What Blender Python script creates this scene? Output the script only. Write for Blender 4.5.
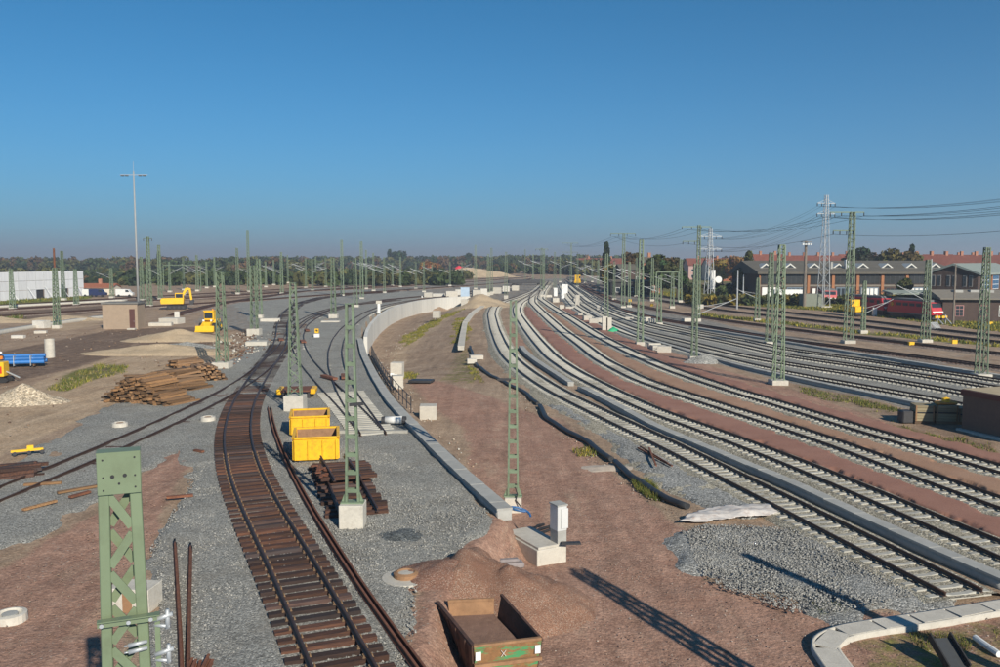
import bpy, math, random
import numpy as np
from mathutils import Vector, Matrix
random.seed(7); rng = np.random.default_rng(11)
for o in list(bpy.data.objects): bpy.data.objects.remove(o)
scene = bpy.context.scene
COL = scene.collection

# ------------------------------------------------------------------ camera, sky, sun, exposure
FPX, YH, CX, CY, CAMZ = 865.0, 258.0, 500.0, 333.5, 10.62
PITCH = math.atan((CY-YH)/FPX)
cam = bpy.data.cameras.new('camera'); camo = bpy.data.objects.new('camera', cam); COL.objects.link(camo)
cam.sensor_width = 36; cam.lens = FPX/1000*36; cam.clip_end = 12000; cam.clip_start = .3
camo.location = (0, 0, CAMZ); camo.rotation_euler = (math.pi/2-PITCH, 0, 0)
scene.camera = camo
SUN_EL = math.radians(27.5); SUN_AZ = math.radians(180-27)     # clockwise from +Y: behind the camera, to the right
sdir = Vector((math.sin(SUN_AZ)*math.cos(SUN_EL), math.cos(SUN_AZ)*math.cos(SUN_EL), math.sin(SUN_EL)))
w = bpy.data.worlds.new('World'); scene.world = w; w.use_nodes = True
nt = w.node_tree; nt.nodes.clear()
sky = nt.nodes.new('ShaderNodeTexSky'); sky.sky_type = 'NISHITA'; sky.sun_disc = False
sky.sun_elevation = SUN_EL; sky.sun_rotation = SUN_AZ
sky.air_density = 1.0; sky.dust_density = 0.0; sky.ozone_density = 10.0; sky.altitude = 3000
EXPO, SKYS = 0.43, 0.071
bg = nt.nodes.new('ShaderNodeBackground'); bg.inputs[1].default_value = SKYS
out = nt.nodes.new('ShaderNodeOutputWorld')
# grey-blue haze low over the horizon, the same all round
tc = nt.nodes.new('ShaderNodeTexCoord'); sx = nt.nodes.new('ShaderNodeSeparateXYZ'); nt.links.new(tc.outputs['Generated'], sx.inputs[0])
m1 = nt.nodes.new('ShaderNodeMath'); m1.operation = 'MAXIMUM'; m1.inputs[1].default_value = 0; nt.links.new(sx.outputs[2], m1.inputs[0])
m2 = nt.nodes.new('ShaderNodeMath'); m2.operation = 'MULTIPLY'; m2.inputs[1].default_value = -8.5; nt.links.new(m1.outputs[0], m2.inputs[0])
m3 = nt.nodes.new('ShaderNodeMath'); m3.operation = 'EXPONENT'; nt.links.new(m2.outputs[0], m3.inputs[0])
tint = nt.nodes.new('ShaderNodeMix'); tint.data_type = 'RGBA'; tint.blend_type = 'MULTIPLY'; tint.inputs[0].default_value = 1
nt.links.new(sky.outputs[0], tint.inputs[6]); tint.inputs[7].default_value = (.42, 1.17, 1.0, 1)
mx = nt.nodes.new('ShaderNodeMix'); mx.data_type = 'RGBA'; nt.links.new(m3.outputs[0], mx.inputs[0]); nt.links.new(tint.outputs[2], mx.inputs[6])
k_ = 1/(SKYS*2**EXPO); mx.inputs[7].default_value = (.21*k_, .27*k_, .375*k_, 1)
nt.links.new(mx.outputs[2], bg.inputs[0]); nt.links.new(bg.outputs[0], out.inputs[0])
sl = bpy.data.lights.new('sun', 'SUN'); sl.energy = 4.2; sl.angle = math.radians(.53); sl.color = (1, .92, .78)
so = bpy.data.objects.new('sun', sl); COL.objects.link(so)
so.rotation_euler = (-sdir).to_track_quat('-Z', 'Y').to_euler(); so.location = (40, -60, 60)
scene.view_settings.view_transform = 'Standard'; scene.view_settings.look = 'None'
scene.view_settings.exposure = EXPO; scene.view_settings.gamma = 1.0; scene.view_settings.use_curve_mapping = False
scene.render.engine = 'CYCLES'

# ------------------------------------------------------------------ pixel -> place on the ground
_c, _s = math.cos(PITCH), math.sin(PITCH)
def ray(x, y):
    u, v = x-CX, y-CY
    return (u, FPX*_c-v*_s, -FPX*_s-v*_c)
def W(x, y, z=0.0):
    d = ray(x, y); k = (z-CAMZ)/d[2]
    return Vector((d[0]*k, d[1]*k, z))
def sstep(a, b, x):
    t = np.clip((x-a)/(b-a), 0, 1); return t*t*(3-2*t)
LOWZ = -1.3
def zR(Y): return float(LOWZ*(1-sstep(130., 270., Y)))
def GR(x, y, dz=0.0):                        # lower (right) level
    z = LOWZ
    for i in range(25):
        p = W(x, y, z+dz); z = .5*z+.5*zR(p.y)
    return Vector((p.x, p.y, z))
def G(x, y, side='L', dz=0.0):
    if side == 'R': return GR(x, y, dz)
    p = W(x, y, dz); return Vector((p.x, p.y, 0))
def zat(p, y):                               # height above p at which the pixel row y is reached
    # solve row(y) for a point (p.x, p.y, z)
    a = (y-CY)/FPX
    # v = -(up.d)/(fwd.d) ; fwd=(0,c,-s) up=(0,s,c)
    # a*(Y c - Z s) = -(Y s + Z c), Z = z-CAMZ
    Y = p[1]; Z = -(Y*_s + a*Y*_c)/(_c - a*_s)
    return Z+CAMZ
def pxm(p): return FPX/p[1]

# ------------------------------------------------------------------ numpy noise and polygons
def vnoise(x, y, seed=0):
    xi = np.floor(x).astype(np.int64); yi = np.floor(y).astype(np.int64)
    fx = x-xi; fy = y-yi; fx = fx*fx*(3-2*fx); fy = fy*fy*(3-2*fy)
    def h(a, b):
        n = (a*374761393 + b*668265263 + seed*974634777) & 0x7fffffff
        n = ((n ^ (n >> 13))*1274126177) & 0x7fffffff
        return ((n ^ (n >> 16)) & 0xffff)/65535.0
    return (h(xi, yi)*(1-fx)+h(xi+1, yi)*fx)*(1-fy)+(h(xi, yi+1)*(1-fx)+h(xi+1, yi+1)*fx)*fy
def fbm(x, y, sc, oct=4, seed=0):
    x = np.asarray(x, float)/sc; y = np.asarray(y, float)/sc; t = 0; a = .5; n = 0
    for i in range(oct):
        t = t+a*(vnoise(x, y, seed+i)*2-1); n += a; a *= .5; x = x*2.03+11.3; y = y*2.03+7.1
    return t/n
def polysd(X, Y, poly):                      # signed distance, + inside
    X = np.asarray(X, float); Y = np.asarray(Y, float)
    d2 = np.full(X.shape, 1e18); ins = np.zeros(X.shape, bool); n = len(poly)
    for i in range(n):
        ax, ay = poly[i][0], poly[i][1]; bx, by = poly[(i+1) % n][0], poly[(i+1) % n][1]
        ex, ey = bx-ax, by-ay; L = ex*ex+ey*ey+1e-12
        t = np.clip(((X-ax)*ex+(Y-ay)*ey)/L, 0, 1)
        d2 = np.minimum(d2, (X-ax-t*ex)**2+(Y-ay-t*ey)**2)
        c = ((ay > Y) != (by > Y)) & (X < ex*(Y-ay)/(ey+1e-12 if ey == 0 else ey)+ax)
        ins ^= c
    d = np.sqrt(d2); return np.where(ins, d, -d)

# boundary between the upper (left) level and the lower (right) level
BND = [W(x, y) for x, y in [(480,296.5),(466,297.5),(432,300),(402,305),(384,314),(374,326),(370,340),(371,352),(388,384),(413,414),(455,456),(499,506),(503,520),(470,556),(434,612),(418,667),(408,760),(398,1000)]]
LEFTPOLY = [Vector((-4000, -50, 0)), Vector((-4000, 9000, 0)), Vector((BND[0].x, 9000, 0))]+BND+[Vector((BND[-1].x, -50, 0))]
def TT(X, Y):
    X = np.asarray(X, float); Y = np.asarray(Y, float)
    low = LOWZ*(1-sstep(130., 270., Y))
    sd = polysd(X, Y, LEFTPOLY)
    pit = sstep(80., 112., Y)*(1-sstep(255., 300., Y))*(1-sstep(1., 17., -sd))
    low = low+(-3.0-low)*pit
    wallz = sstep(88., 104., Y)
    sh = sstep(120., 200., Y)*1.1; a = -1.3+1.8*wallz+sh; b = .2+1.3*wallz+sh
    return low*(1-sstep(0, 1, (sd-a)/(b-a)))
def T1(x, y): return float(TT(np.array([x]), np.array([y]))[0])

# ------------------------------------------------------------------ objects
def srgb(r, g, b):
    f = lambda c: c/12.92 if c <= .04045 else ((c+.055)/1.055)**2.4
    return (f(r/255), f(g/255), f(b/255))
def tag(o, label=None, cat=None, group=None, kind=None):
    if label: o['label'] = label
    if cat: o['category'] = cat
    if group: o['group'] = group
    if kind: o['kind'] = kind
    return o
def thing(name, label, cat, loc=(0,0,0), rz=0.0, group=None):
    o = bpy.data.objects.new(name, None); COL.objects.link(o); o.empty_display_size = .2
    o.location = loc; o.rotation_euler = (0, 0, rz)
    return tag(o, label, cat, group)
def link(name, me, parent=None, loc=None, rot=None):
    o = bpy.data.objects.new(name, me); COL.objects.link(o)
    if parent is not None: o.parent = parent
    if loc is not None: o.location = loc
    if rot is not None: o.rotation_euler = rot
    return o
class MB:
    def __init__(s): s.v = []; s.f = []
    def add(s, vs, fs):
        n = len(s.v); s.v += [tuple(p) for p in vs]; s.f += [tuple(i+n for i in f) for f in fs]; return s
    def box(s, c, d, rz=0.0, M=None):
        x, y, z = d[0]/2, d[1]/2, d[2]/2; vs = [Vector((i*x, j*y, k*z)) for k in (-1,1) for j in (-1,1) for i in (-1,1)]
        R = M if M is not None else Matrix.Rotation(rz, 3, 'Z')
        return s.add([R @ p+Vector(c) for p in vs], [(0,2,3,1),(4,5,7,6),(0,1,5,4),(2,6,7,3),(0,4,6,2),(1,3,7,5)])
    def b2(s, x0, x1, y0, y1, z0, z1): return s.box(((x0+x1)/2,(y0+y1)/2,(z0+z1)/2), (x1-x0,y1-y0,z1-z0))
    def beam(s, a, b, w, h, up=(0,0,1)):
        a = Vector(a); b = Vector(b); t = b-a; L = t.length; t = t.normalized(); u = Vector(up)
        if abs(t.dot(u)) > .98: u = Vector((0,1,0))
        r = t.cross(u).normalized(); u = r.cross(t)
        return s.box((a+b)/2, (w, L, h), M=Matrix((r, t, u)).transposed())
    def cyl(s, a, b, r, r2=None, n=8, cap=True):
        a = Vector(a); b = Vector(b); r2 = r if r2 is None else r2; t = (b-a).normalized()
        u = Vector((0,0,1)) if abs(t.z) < .9 else Vector((1,0,0)); e = t.cross(u).normalized(); g = t.cross(e)
        vs = []
        for c, q in ((a, r), (b, r2)):
            for i in range(n):
                A = 2*math.pi*i/n; vs.append(c+(e*math.cos(A)+g*math.sin(A))*q)
        fs = [(i, (i+1) % n, n+(i+1) % n, n+i) for i in range(n)]
        if cap: fs += [tuple(range(n-1, -1, -1)), tuple(range(n, 2*n))]
        return s.add(vs, fs)
    def tube(s, pts, r, n=6):
        for a, b in zip(pts[:-1], pts[1:]):
            d = (Vector(b)-Vector(a)).normalized()*r*.3
            s.cyl(Vector(a)-d, Vector(b)+d, r, n=n)
        return s
    def prism(s, poly, axis, a, b):           # poly 2D extruded along an axis
        def P(q, t):
            return {'x': (t, q[0], q[1]), 'y': (q[0], t, q[1]), 'z': (q[0], q[1], t)}[axis]
        n = len(poly); vs = [P(q, a) for q in poly]+[P(q, b) for q in poly]
        return s.add(vs, [tuple(range(n)), tuple(range(2*n-1, n-1, -1))]+[(i, n+i, n+(i+1) % n, (i+1) % n) for i in range(n)])
    def lathe(s, prof, c=(0,0,0), n=16):
        vs = []; 
        for r, z in prof:
            for i in range(n):
                A = 2*math.pi*i/n; vs.append((c[0]+r*math.cos(A), c[1]+r*math.sin(A), c[2]+z))
        fs = [(k*n+i, k*n+(i+1) % n, (k+1)*n+(i+1) % n, (k+1)*n+i) for k in range(len(prof)-1) for i in range(n)]
        return s.add(vs, fs)
    def mesh(s, name, mat=None, smooth=False, fix=True):
        me = bpy.data.meshes.new(name); me.from_pydata(s.v, [], s.f)
        if fix:
            import bmesh
            bm = bmesh.new(); bm.from_mesh(me); bmesh.ops.recalc_face_normals(bm, faces=bm.faces); bm.to_mesh(me); bm.free()
        if mat: me.materials.append(mat)
        if smooth: me.shade_smooth()
        return me
    def build(s, name, mat, parent=None, smooth=False, fix=True, loc=None, rot=None, bevel=0):
        o = link(name, s.mesh(name, mat, smooth, fix), parent, loc, rot)
        if bevel:
            m = o.modifiers.new('bevel', 'BEVEL'); m.width = bevel; m.segments = 1; m.limit_method = 'ANGLE'
        return o
def npmesh(name, V, F, mat=None, smooth=True, attrs=None):
    me = bpy.data.meshes.new(name); V = np.asarray(V, np.float32); F = np.asarray(F, np.int32); k = F.shape[1]
    me.vertices.add(len(V)); me.vertices.foreach_set('co', V.ravel())
    me.loops.add(F.size); me.loops.foreach_set('vertex_index', F.ravel())
    me.polygons.add(len(F)); me.polygons.foreach_set('loop_start', np.arange(0, F.size, k, dtype=np.int32))
    me.polygons.foreach_set('loop_total', np.full(len(F), k, np.int32))
    if smooth: me.polygons.foreach_set('use_smooth', np.ones(len(F), bool))
    for n, A in (attrs or {}).items():
        a = me.color_attributes.new(n, 'FLOAT_COLOR', 'POINT'); a.data.foreach_set('color', np.asarray(A, np.float32).ravel())
    me.update(); me.validate()
    if mat: me.materials.append(mat)
    return me
def copy_thing(src, loc, rz, label, group=None):
    r = src.copy(); COL.objects.link(r); r.location = loc; r.rotation_euler = (0, 0, rz); r['label'] = label
    if group: r['group'] = group
    for ch in list(src.children):
        c = ch.copy(); COL.objects.link(c); c.parent = r
        for g in list(ch.children):
            d = g.copy(); COL.objects.link(d); d.parent = c
    return r

# ------------------------------------------------------------------ materials
def newmat(name):
    m = bpy.data.materials.new(name); m.use_nodes = True; n = m.node_tree
    return m, n, n.nodes['Principled BSDF']
def N(n, t, **k):
    x = n.nodes.new(t)
    for a, b in k.items(): setattr(x, a, b)
    return x
def mixc(n, a, b, fac, mode='MIX'):
    x = N(n, 'ShaderNodeMix', data_type='RGBA', blend_type=mode)
    for i, q in ((0, fac), (6, a), (7, b)):
        if isinstance(q, bpy.types.NodeSocket): n.links.new(q, x.inputs[i])
        elif i == 0: x.inputs[i].default_value = q
        else: x.inputs[i].default_value = (*q, 1)
    return x.outputs[2]
def mth(n, op, a, b=None, clamp=False):
    x = N(n, 'ShaderNodeMath', operation=op, use_clamp=clamp)
    for i, q in ((0, a), (1, b)):
        if q is None: continue
        if isinstance(q, bpy.types.NodeSocket): n.links.new(q, x.inputs[i])
        else: x.inputs[i].default_value = q
    return x.outputs[0]
def mrange(n, v, a, b, c, d):
    x = N(n, 'ShaderNodeMapRange'); n.links.new(v, x.inputs[0])
    for i, q in enumerate((a, b, c, d)): x.inputs[i+1].default_value = q
    return x.outputs[0]
def noise(n, co, sc, det=4, rough=.6):
    x = N(n, 'ShaderNodeTexNoise'); x.inputs['Scale'].default_value = sc; x.inputs['Detail'].default_value = det
    x.inputs['Roughness'].default_value = rough; n.links.new(co, x.inputs['Vector']); return x.outputs['Fac']
def voro(n, co, sc):
    x = N(n, 'ShaderNodeTexVoronoi'); x.inputs['Scale'].default_value = sc; n.links.new(co, x.inputs['Vector']); return x
def bump(n, b, hgt, dist, strength=1.0):
    x = N(n, 'ShaderNodeBump'); x.inputs['Distance'].default_value = dist; x.inputs['Strength'].default_value = strength
    n.links.new(hgt, x.inputs['Height']); n.links.new(x.outputs[0], b.inputs['Normal'])
def wpos(n): return N(n, 'ShaderNodeNewGeometry').outputs['Position']
def opos(n): return N(n, 'ShaderNodeTexCoord').outputs['Object']
def rnd(n): return N(n, 'ShaderNodeObjectInfo').outputs['Random']
def mat_plain(name, col, rough=.6, metal=0.0, var=.12, vscale=1.5, dirt=None, dirtamt=.35, rndvar=.0, spec=None, streak=False, bmp=0):
    m, n, b = newmat(name)
    co = opos(n)
    if streak:
        mp = N(n, 'ShaderNodeMapping'); mp.inputs['Scale'].default_value = (3, 3, .25); n.links.new(co, mp.inputs[0]); co2 = mp.outputs[0]
    else: co2 = co
    f = noise(n, co2, vscale, 5)
    v = mrange(n, f, .25, .75, 1-var, 1+var)
    c = mixc(n, col, (0,0,0), 0.0)
    hsv = N(n, 'ShaderNodeHueSaturation'); hsv.inputs['Color'].default_value = (*col, 1)
    if rndvar:
        v = mth(n, 'MULTIPLY', v, mrange(n, rnd(n), 0, 1, 1-rndvar, 1+rndvar))
    n.links.new(v, hsv.inputs['Value']); c = hsv.outputs[0]
    if dirt:
        g = noise(n, co2, vscale*2.3, 6, .7); c = mixc(n, c, dirt, mrange(n, g, .5, .72, 0, dirtamt))
    n.links.new(c, b.inputs['Base Color']); b.inputs['Roughness'].default_value = rough; b.inputs['Metallic'].default_value = metal
    if spec is not None: b.inputs['Specular IOR Level'].default_value = spec
    if bmp: bump(n, b, noise(n, co, vscale*8, 4), bmp)
    return m
def mat_gravel(name, cols, scale=17, big=.35, fines=None, finesamt=.5, bdist=.03, spread=.55):
    m, n, b = newmat(name); co = wpos(n)
    v = voro(n, co, scale); v2 = voro(n, co, scale*2.1)
    s = N(n, 'ShaderNodeSeparateColor'); n.links.new(v.outputs['Color'], s.inputs[0])
    s2 = N(n, 'ShaderNodeSeparateColor'); n.links.new(v2.outputs['Color'], s2.inputs[0])
    c = mixc(n, cols[0], cols[1], s.outputs[0])
    if len(cols) > 2: c = mixc(n, c, cols[2], mrange(n, s.outputs[1], .78, .9, 0, .8))
    val = mth(n, 'MULTIPLY', mrange(n, s.outputs[2], 0, 1, 1-spread, 1+spread), mrange(n, s2.outputs[0], 0, 1, .78, 1.22))
    f = noise(n, co, .35, 5, .62); val = mth(n, 'MULTIPLY', val, mrange(n, f, .3, .7, 1-big, 1+big))
    hsv = N(n, 'ShaderNodeHueSaturation'); n.links.new(c, hsv.inputs['Color']); n.links.new(val, hsv.inputs['Value']); c = hsv.outputs[0]
    if fines:
        g = noise(n, co, .55, 6, .7); c = mixc(n, c, fines, mrange(n, g, .5, .66, 0, finesamt))
    n.links.new(c, b.inputs['Base Color']); b.inputs['Roughness'].default_value = .9; b.inputs['Specular IOR Level'].default_value = .2
    h = mth(n, 'ADD', mth(n, 'MULTIPLY', v.outputs['Distance'], -1.0), mth(n, 'MULTIPLY', v2.outputs['Distance'], -.5))
    bump(n, b, h, bdist, .9)
    return m
GREY_L = mat_gravel('grey_ballast', [(.225,.22,.2), (.33,.325,.295), (.43,.415,.375)], 19, .14, (.27,.245,.205), .4, .03, .42)
GREY_N = mat_gravel('fresh_grey_gravel', [(.2,.2,.19), (.33,.33,.31), (.46,.45,.42)], 15, .18)
YEL_B = mat_gravel('weathered_ballast', [(.28,.255,.195), (.42,.385,.30), (.56,.51,.42)], 15, .18, (.25,.19,.14), .3)
BRN_B = mat_gravel('old_brown_ballast', [(.22,.17,.135), (.34,.28,.235)], 15, .25, (.17,.11,.085), .5)
GREEN = mat_plain('mast_green_paint', (.148,.2,.13), .6, .0, .12, 2, (.09,.075,.05), .45, .2)
RUST = mat_plain('rusty_steel', (.16,.062,.035), .85, .0, .3, 4, (.28,.12,.05), .6, .2)
RAILM = mat_plain('rail_steel', (.075,.043,.032), .5, .3, .25, 3, (.12,.05,.03), .35)
RAILTOP = mat_plain('running_surface', (.10,.11,.16), .3, .85, .1, 3)
CONC = mat_plain('concrete', (.52,.49,.43), .9, 0, .14, 2.2, (.3,.27,.22), .4, .08, bmp=.01)
CONCG = mat_plain('grey_concrete', (.37,.37,.35), .9, 0, .14, 2.2, (.24,.23,.2), .4, .06, bmp=.01)
WALLC = mat_plain('wall_concrete', (.58,.57,.53), .9, 0, .12, .8, (.4,.38,.33), .35, .06, streak=True)
SLEEPC = mat_plain('concrete_sleeper', (.40,.39,.35), .9, 0, .14, 4, (.28,.24,.19), .4, .16)
YELLOW = mat_plain('yellow_paint', (.83,.46,.012), .45, 0, .1, 2, (.25,.1,.03), .45)
YELLOWM = mat_plain('machine_yellow', (.85,.5,.02), .4, 0, .06, 2, (.3,.2,.08), .2)
BLACK = mat_plain('black_rubber', (.02,.02,.022), .7, 0, .2, 3)
DARK = mat_plain('dark_steel', (.045,.045,.05), .6, .2, .2, 3)
WHITE = mat_plain('white_paint', (.78,.78,.76), .6, 0, .08, 2, (.5,.47,.4), .3)
GALV = mat_plain('galvanised_steel', (.5,.52,.53), .45, .4, .12, 4)
BLUE = mat_plain('blue_plastic', (.03,.16,.45), .4, 0, .15, 2, None, .3, .2)
ORD = ['first','second','third','fourth','fifth','sixth','seventh','eighth','ninth','tenth','eleventh','twelfth','thirteenth','fourteenth','fifteenth','sixteenth','seventeenth','eighteenth','nineteenth','twentieth','twenty first','twenty second']
GLASS = mat_plain('dark_glass', (.03,.04,.05), .12, 0, .1, 1)
def mat_wood(name, c1, c2, c3, var=.35):
    m, n, b = newmat(name); co = opos(n)
    mp = N(n, 'ShaderNodeMapping'); mp.inputs['Scale'].default_value = (1.2, 14, 14); n.links.new(co, mp.inputs[0])
    r = rnd(n); ad = N(n, 'ShaderNodeVectorMath', operation='ADD'); n.links.new(mp.outputs[0], ad.inputs[0])
    cb = N(n, 'ShaderNodeCombineXYZ'); n.links.new(mth(n, 'MULTIPLY', r, 57.0), cb.inputs[0]); n.links.new(mth(n, 'MULTIPLY', r, 31.0), cb.inputs[1])
    n.links.new(cb.outputs[0], ad.inputs[1])
    f = noise(n, ad.outputs[0], 1.0, 5, .65)
    c = mixc(n, c1, c2, mrange(n, f, .35, .7, 0, 1))
    wn = N(n, 'ShaderNodeTexWhiteNoise', noise_dimensions='1D'); n.links.new(r, wn.inputs['W'])
    c = mixc(n, c, c3, mth(n, 'MULTIPLY', mrange(n, wn.outputs['Value'], .45, 1, 0, .75), mrange(n, f, .3, .6, .3, 1)))
    hsv = N(n, 'ShaderNodeHueSaturation'); n.links.new(c, hsv.inputs['Color']); n.links.new(mrange(n, r, 0, 1, 1-var, 1+var), hsv.inputs['Value'])
    n.links.new(hsv.outputs[0], b.inputs['Base Color']); b.inputs['Roughness'].default_value = .85
    bump(n, b, f, .01); return m
WOODS = mat_wood('creosoted_oak', (.036,.017,.013), (.115,.05,.028), (.04,.043,.05), .55)
WOODP = mat_wood('weathered_sleeper_wood', (.16,.085,.042), (.33,.19,.085), (.09,.07,.055), .55)
WOODL = mat_wood('pale_timber', (.26,.215,.13), (.34,.285,.18), (.24,.21,.14), .2)
# ------------------------------------------------------------------ ground sheet
def wp(pts, side): return [G(x, y, side) for x, y in pts]
Z_RED = [(wp([(-40,580),(0,560),(60,528),(140,474),(186,440),(190,468),(165,540),(148,600),(140,700),(-40,720)], 'L'), .8),
         (wp([(404,380),(440,380),(560,420),(600,455),(650,500),(700,540),(700,580),(830,612),(1000,600),(1080,640),(1080,800),(400,800),(420,640),(440,590),(500,530),(460,430)], 'R'), .8),
         (wp([(524,306),(540,317),(556,335),(590,365),(650,392),(780,440),(880,480),(1000,530),(1100,570),(1100,548),(1000,512),(880,467),(780,428),(650,386),(600,362),(560,333),(540,312)], 'R'), 1.),
         (wp([(560,312),(600,328),(640,350),(720,376),(800,397),(900,430),(1000,462),(1000,447),(900,424),(800,392),(720,368),(660,345),(620,330)], 'R'), .8),
         (wp([(500,325),(515,330),(530,345),(514,346),(506,345)], 'R'), .9)]
Z_TAN = [(wp([(-60,470),(-60,402),(0,398),(60,372),(120,352),(165,347),(250,352),(230,372),(175,405),(110,402),(60,428),(0,462)], 'L'), 1.),
         (wp([(528,303),(545,314),(600,345),(660,370),(780,413),(1000,487),(1090,520),(1090,500),(1000,470),(880,443),(780,408),(680,376),(628,357),(580,330),(550,308)], 'R'), .8),
         (wp([(40,326),(75,320),(100,318),(100,324),(60,332)], 'L'), .8),
         (wp([(395,372),(385,345),(400,330),(440,312),(470,300),(478,300),(450,318),(415,340),(404,372)], 'R'), .6)]
Z_DRK = [(wp([(-60,362),(0,352),(60,340),(110,329),(200,327),(225,340),(200,347),(120,354),(70,368),(0,385),(-60,392)], 'L'), .9),
         (wp([(-200,330),(0,312),(140,303),(140,309),(0,322),(-200,345)], 'L'), .8),
         (wp([(-300,322),(0,304),(140,297),(300,288),(480,280),(480,285),(300,296),(140,302),(0,311),(-300,332)], 'L'), .7),
         (wp([(780,382),(850,392),(920,410),(1000,445),(1000,458),(930,432),(850,405),(800,392)], 'R'), .5)]
Z_GRS = [(wp([(600,283),(660,297),(720,304),(850,312),(960,326),(1100,340),(1100,326),(960,314),(850,303),(720,292),(660,287)], 'R'), 1.),
         (wp([(700,316),(780,324),(860,334),(1000,348),(1000,345),(860,331),(780,321),(700,312)], 'R'), .7),
         (wp([(-200,305),(0,301),(90,296),(90,299),(0,306),(-200,312)], 'L'), .9),
         (wp([(48,389),(70,372),(100,364),(128,366),(118,374),(90,380),(66,391)], 'L'), .8),
         (wp([(440,380),(465,330),(476,322),(470,345),(478,362),(484,380),(470,385)], 'R'), .45),
         (wp([(850,395),(905,410),(890,412),(850,402)], 'R'), .7),
         (wp([(880,420),(1000,452),(1000,456),(900,432)], 'R'), .6),
         (wp([(860,640),(920,625),(1000,610),(1060,660),(1000,720),(900,700)], 'R'), .45)]
Z_GRY = [(wp([(600,300),(640,345),(700,358),(780,380),(880,400),(960,425),(1100,470),(1100,400),(1000,378),(880,352),(780,335),(700,318),(640,305)], 'R'), .9),
         (wp([(600,285),(650,318),(700,335),(860,357),(1000,380),(1100,390),(1100,340),(1000,330),(860,312),(700,302),(650,292)], 'R'), .3),
         (wp([(210,330),(190,322),(230,300),(330,285),(480,280),(700,275),(700,300),(560,300),(470,297),(330,300),(260,330)], 'L'), .6)]
us = np.arange(-1.15, 1.1501, .0055); ls = np.concatenate([np.arange(math.log(7), math.log(400), .0105), np.arange(math.log(400), math.log(9000), .04)])
UU, LL = np.meshgrid(us, ls); GY = np.exp(LL); GX = UU*GY
GZ = TT(GX, GY)
near = np.clip(60/GY, 0, 1)
GZ = GZ+fbm(GX, GY, 5, 4, 3)*.10*np.clip(160/GY, .1, 1)+fbm(GX, GY, .8, 3, 9)*.035*near-.05
GZ = GZ+np.where(GY > 500, (GY-500)*.0002, 0)
def zone(zs, ew=.5, seed=0):
    r = np.zeros(GX.shape)
    for poly, a in zs:
        bx = [min(p.x for p in poly)-4, max(p.x for p in poly)+4, min(p.y for p in poly)-4, max(p.y for p in poly)+4]
        mk = (GX > bx[0]) & (GX < bx[1]) & (GY > bx[2]) & (GY < bx[3])
        if not mk.any(): continue
        x, y = GX[mk], GY[mk]; e = ew+np.clip((y-40)*.012, 0, 3)
        sd = polysd(x, y, poly)+fbm(x, y, 4+y*.03, 4, seed)*1.3*np.clip(40/y*1., .35, 1)
        r[mk] = np.maximum(r[mk], a*sstep(-e, e, sd))
    return r
one = np.ones(GX.shape)
far = sstep(300, 420, GY)
zA = np.stack([zone(Z_RED, .5, 21), zone(Z_TAN, .6, 31), zone(Z_DRK, .8, 41), one], -1)
zB = np.stack([np.maximum(zone(Z_GRS, .5, 51), far*sstep(.0, .25, np.abs(GX/GY+.02)-.04)*.9), zone(Z_GRY, .8, 61), far, one], -1)
nr, nc = GX.shape; idx = np.arange(nr*nc).reshape(nr, nc)
F = np.stack([idx[:-1,:-1], idx[:-1,1:], idx[1:,1:], idx[1:,:-1]], -1).reshape(-1, 4)
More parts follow.
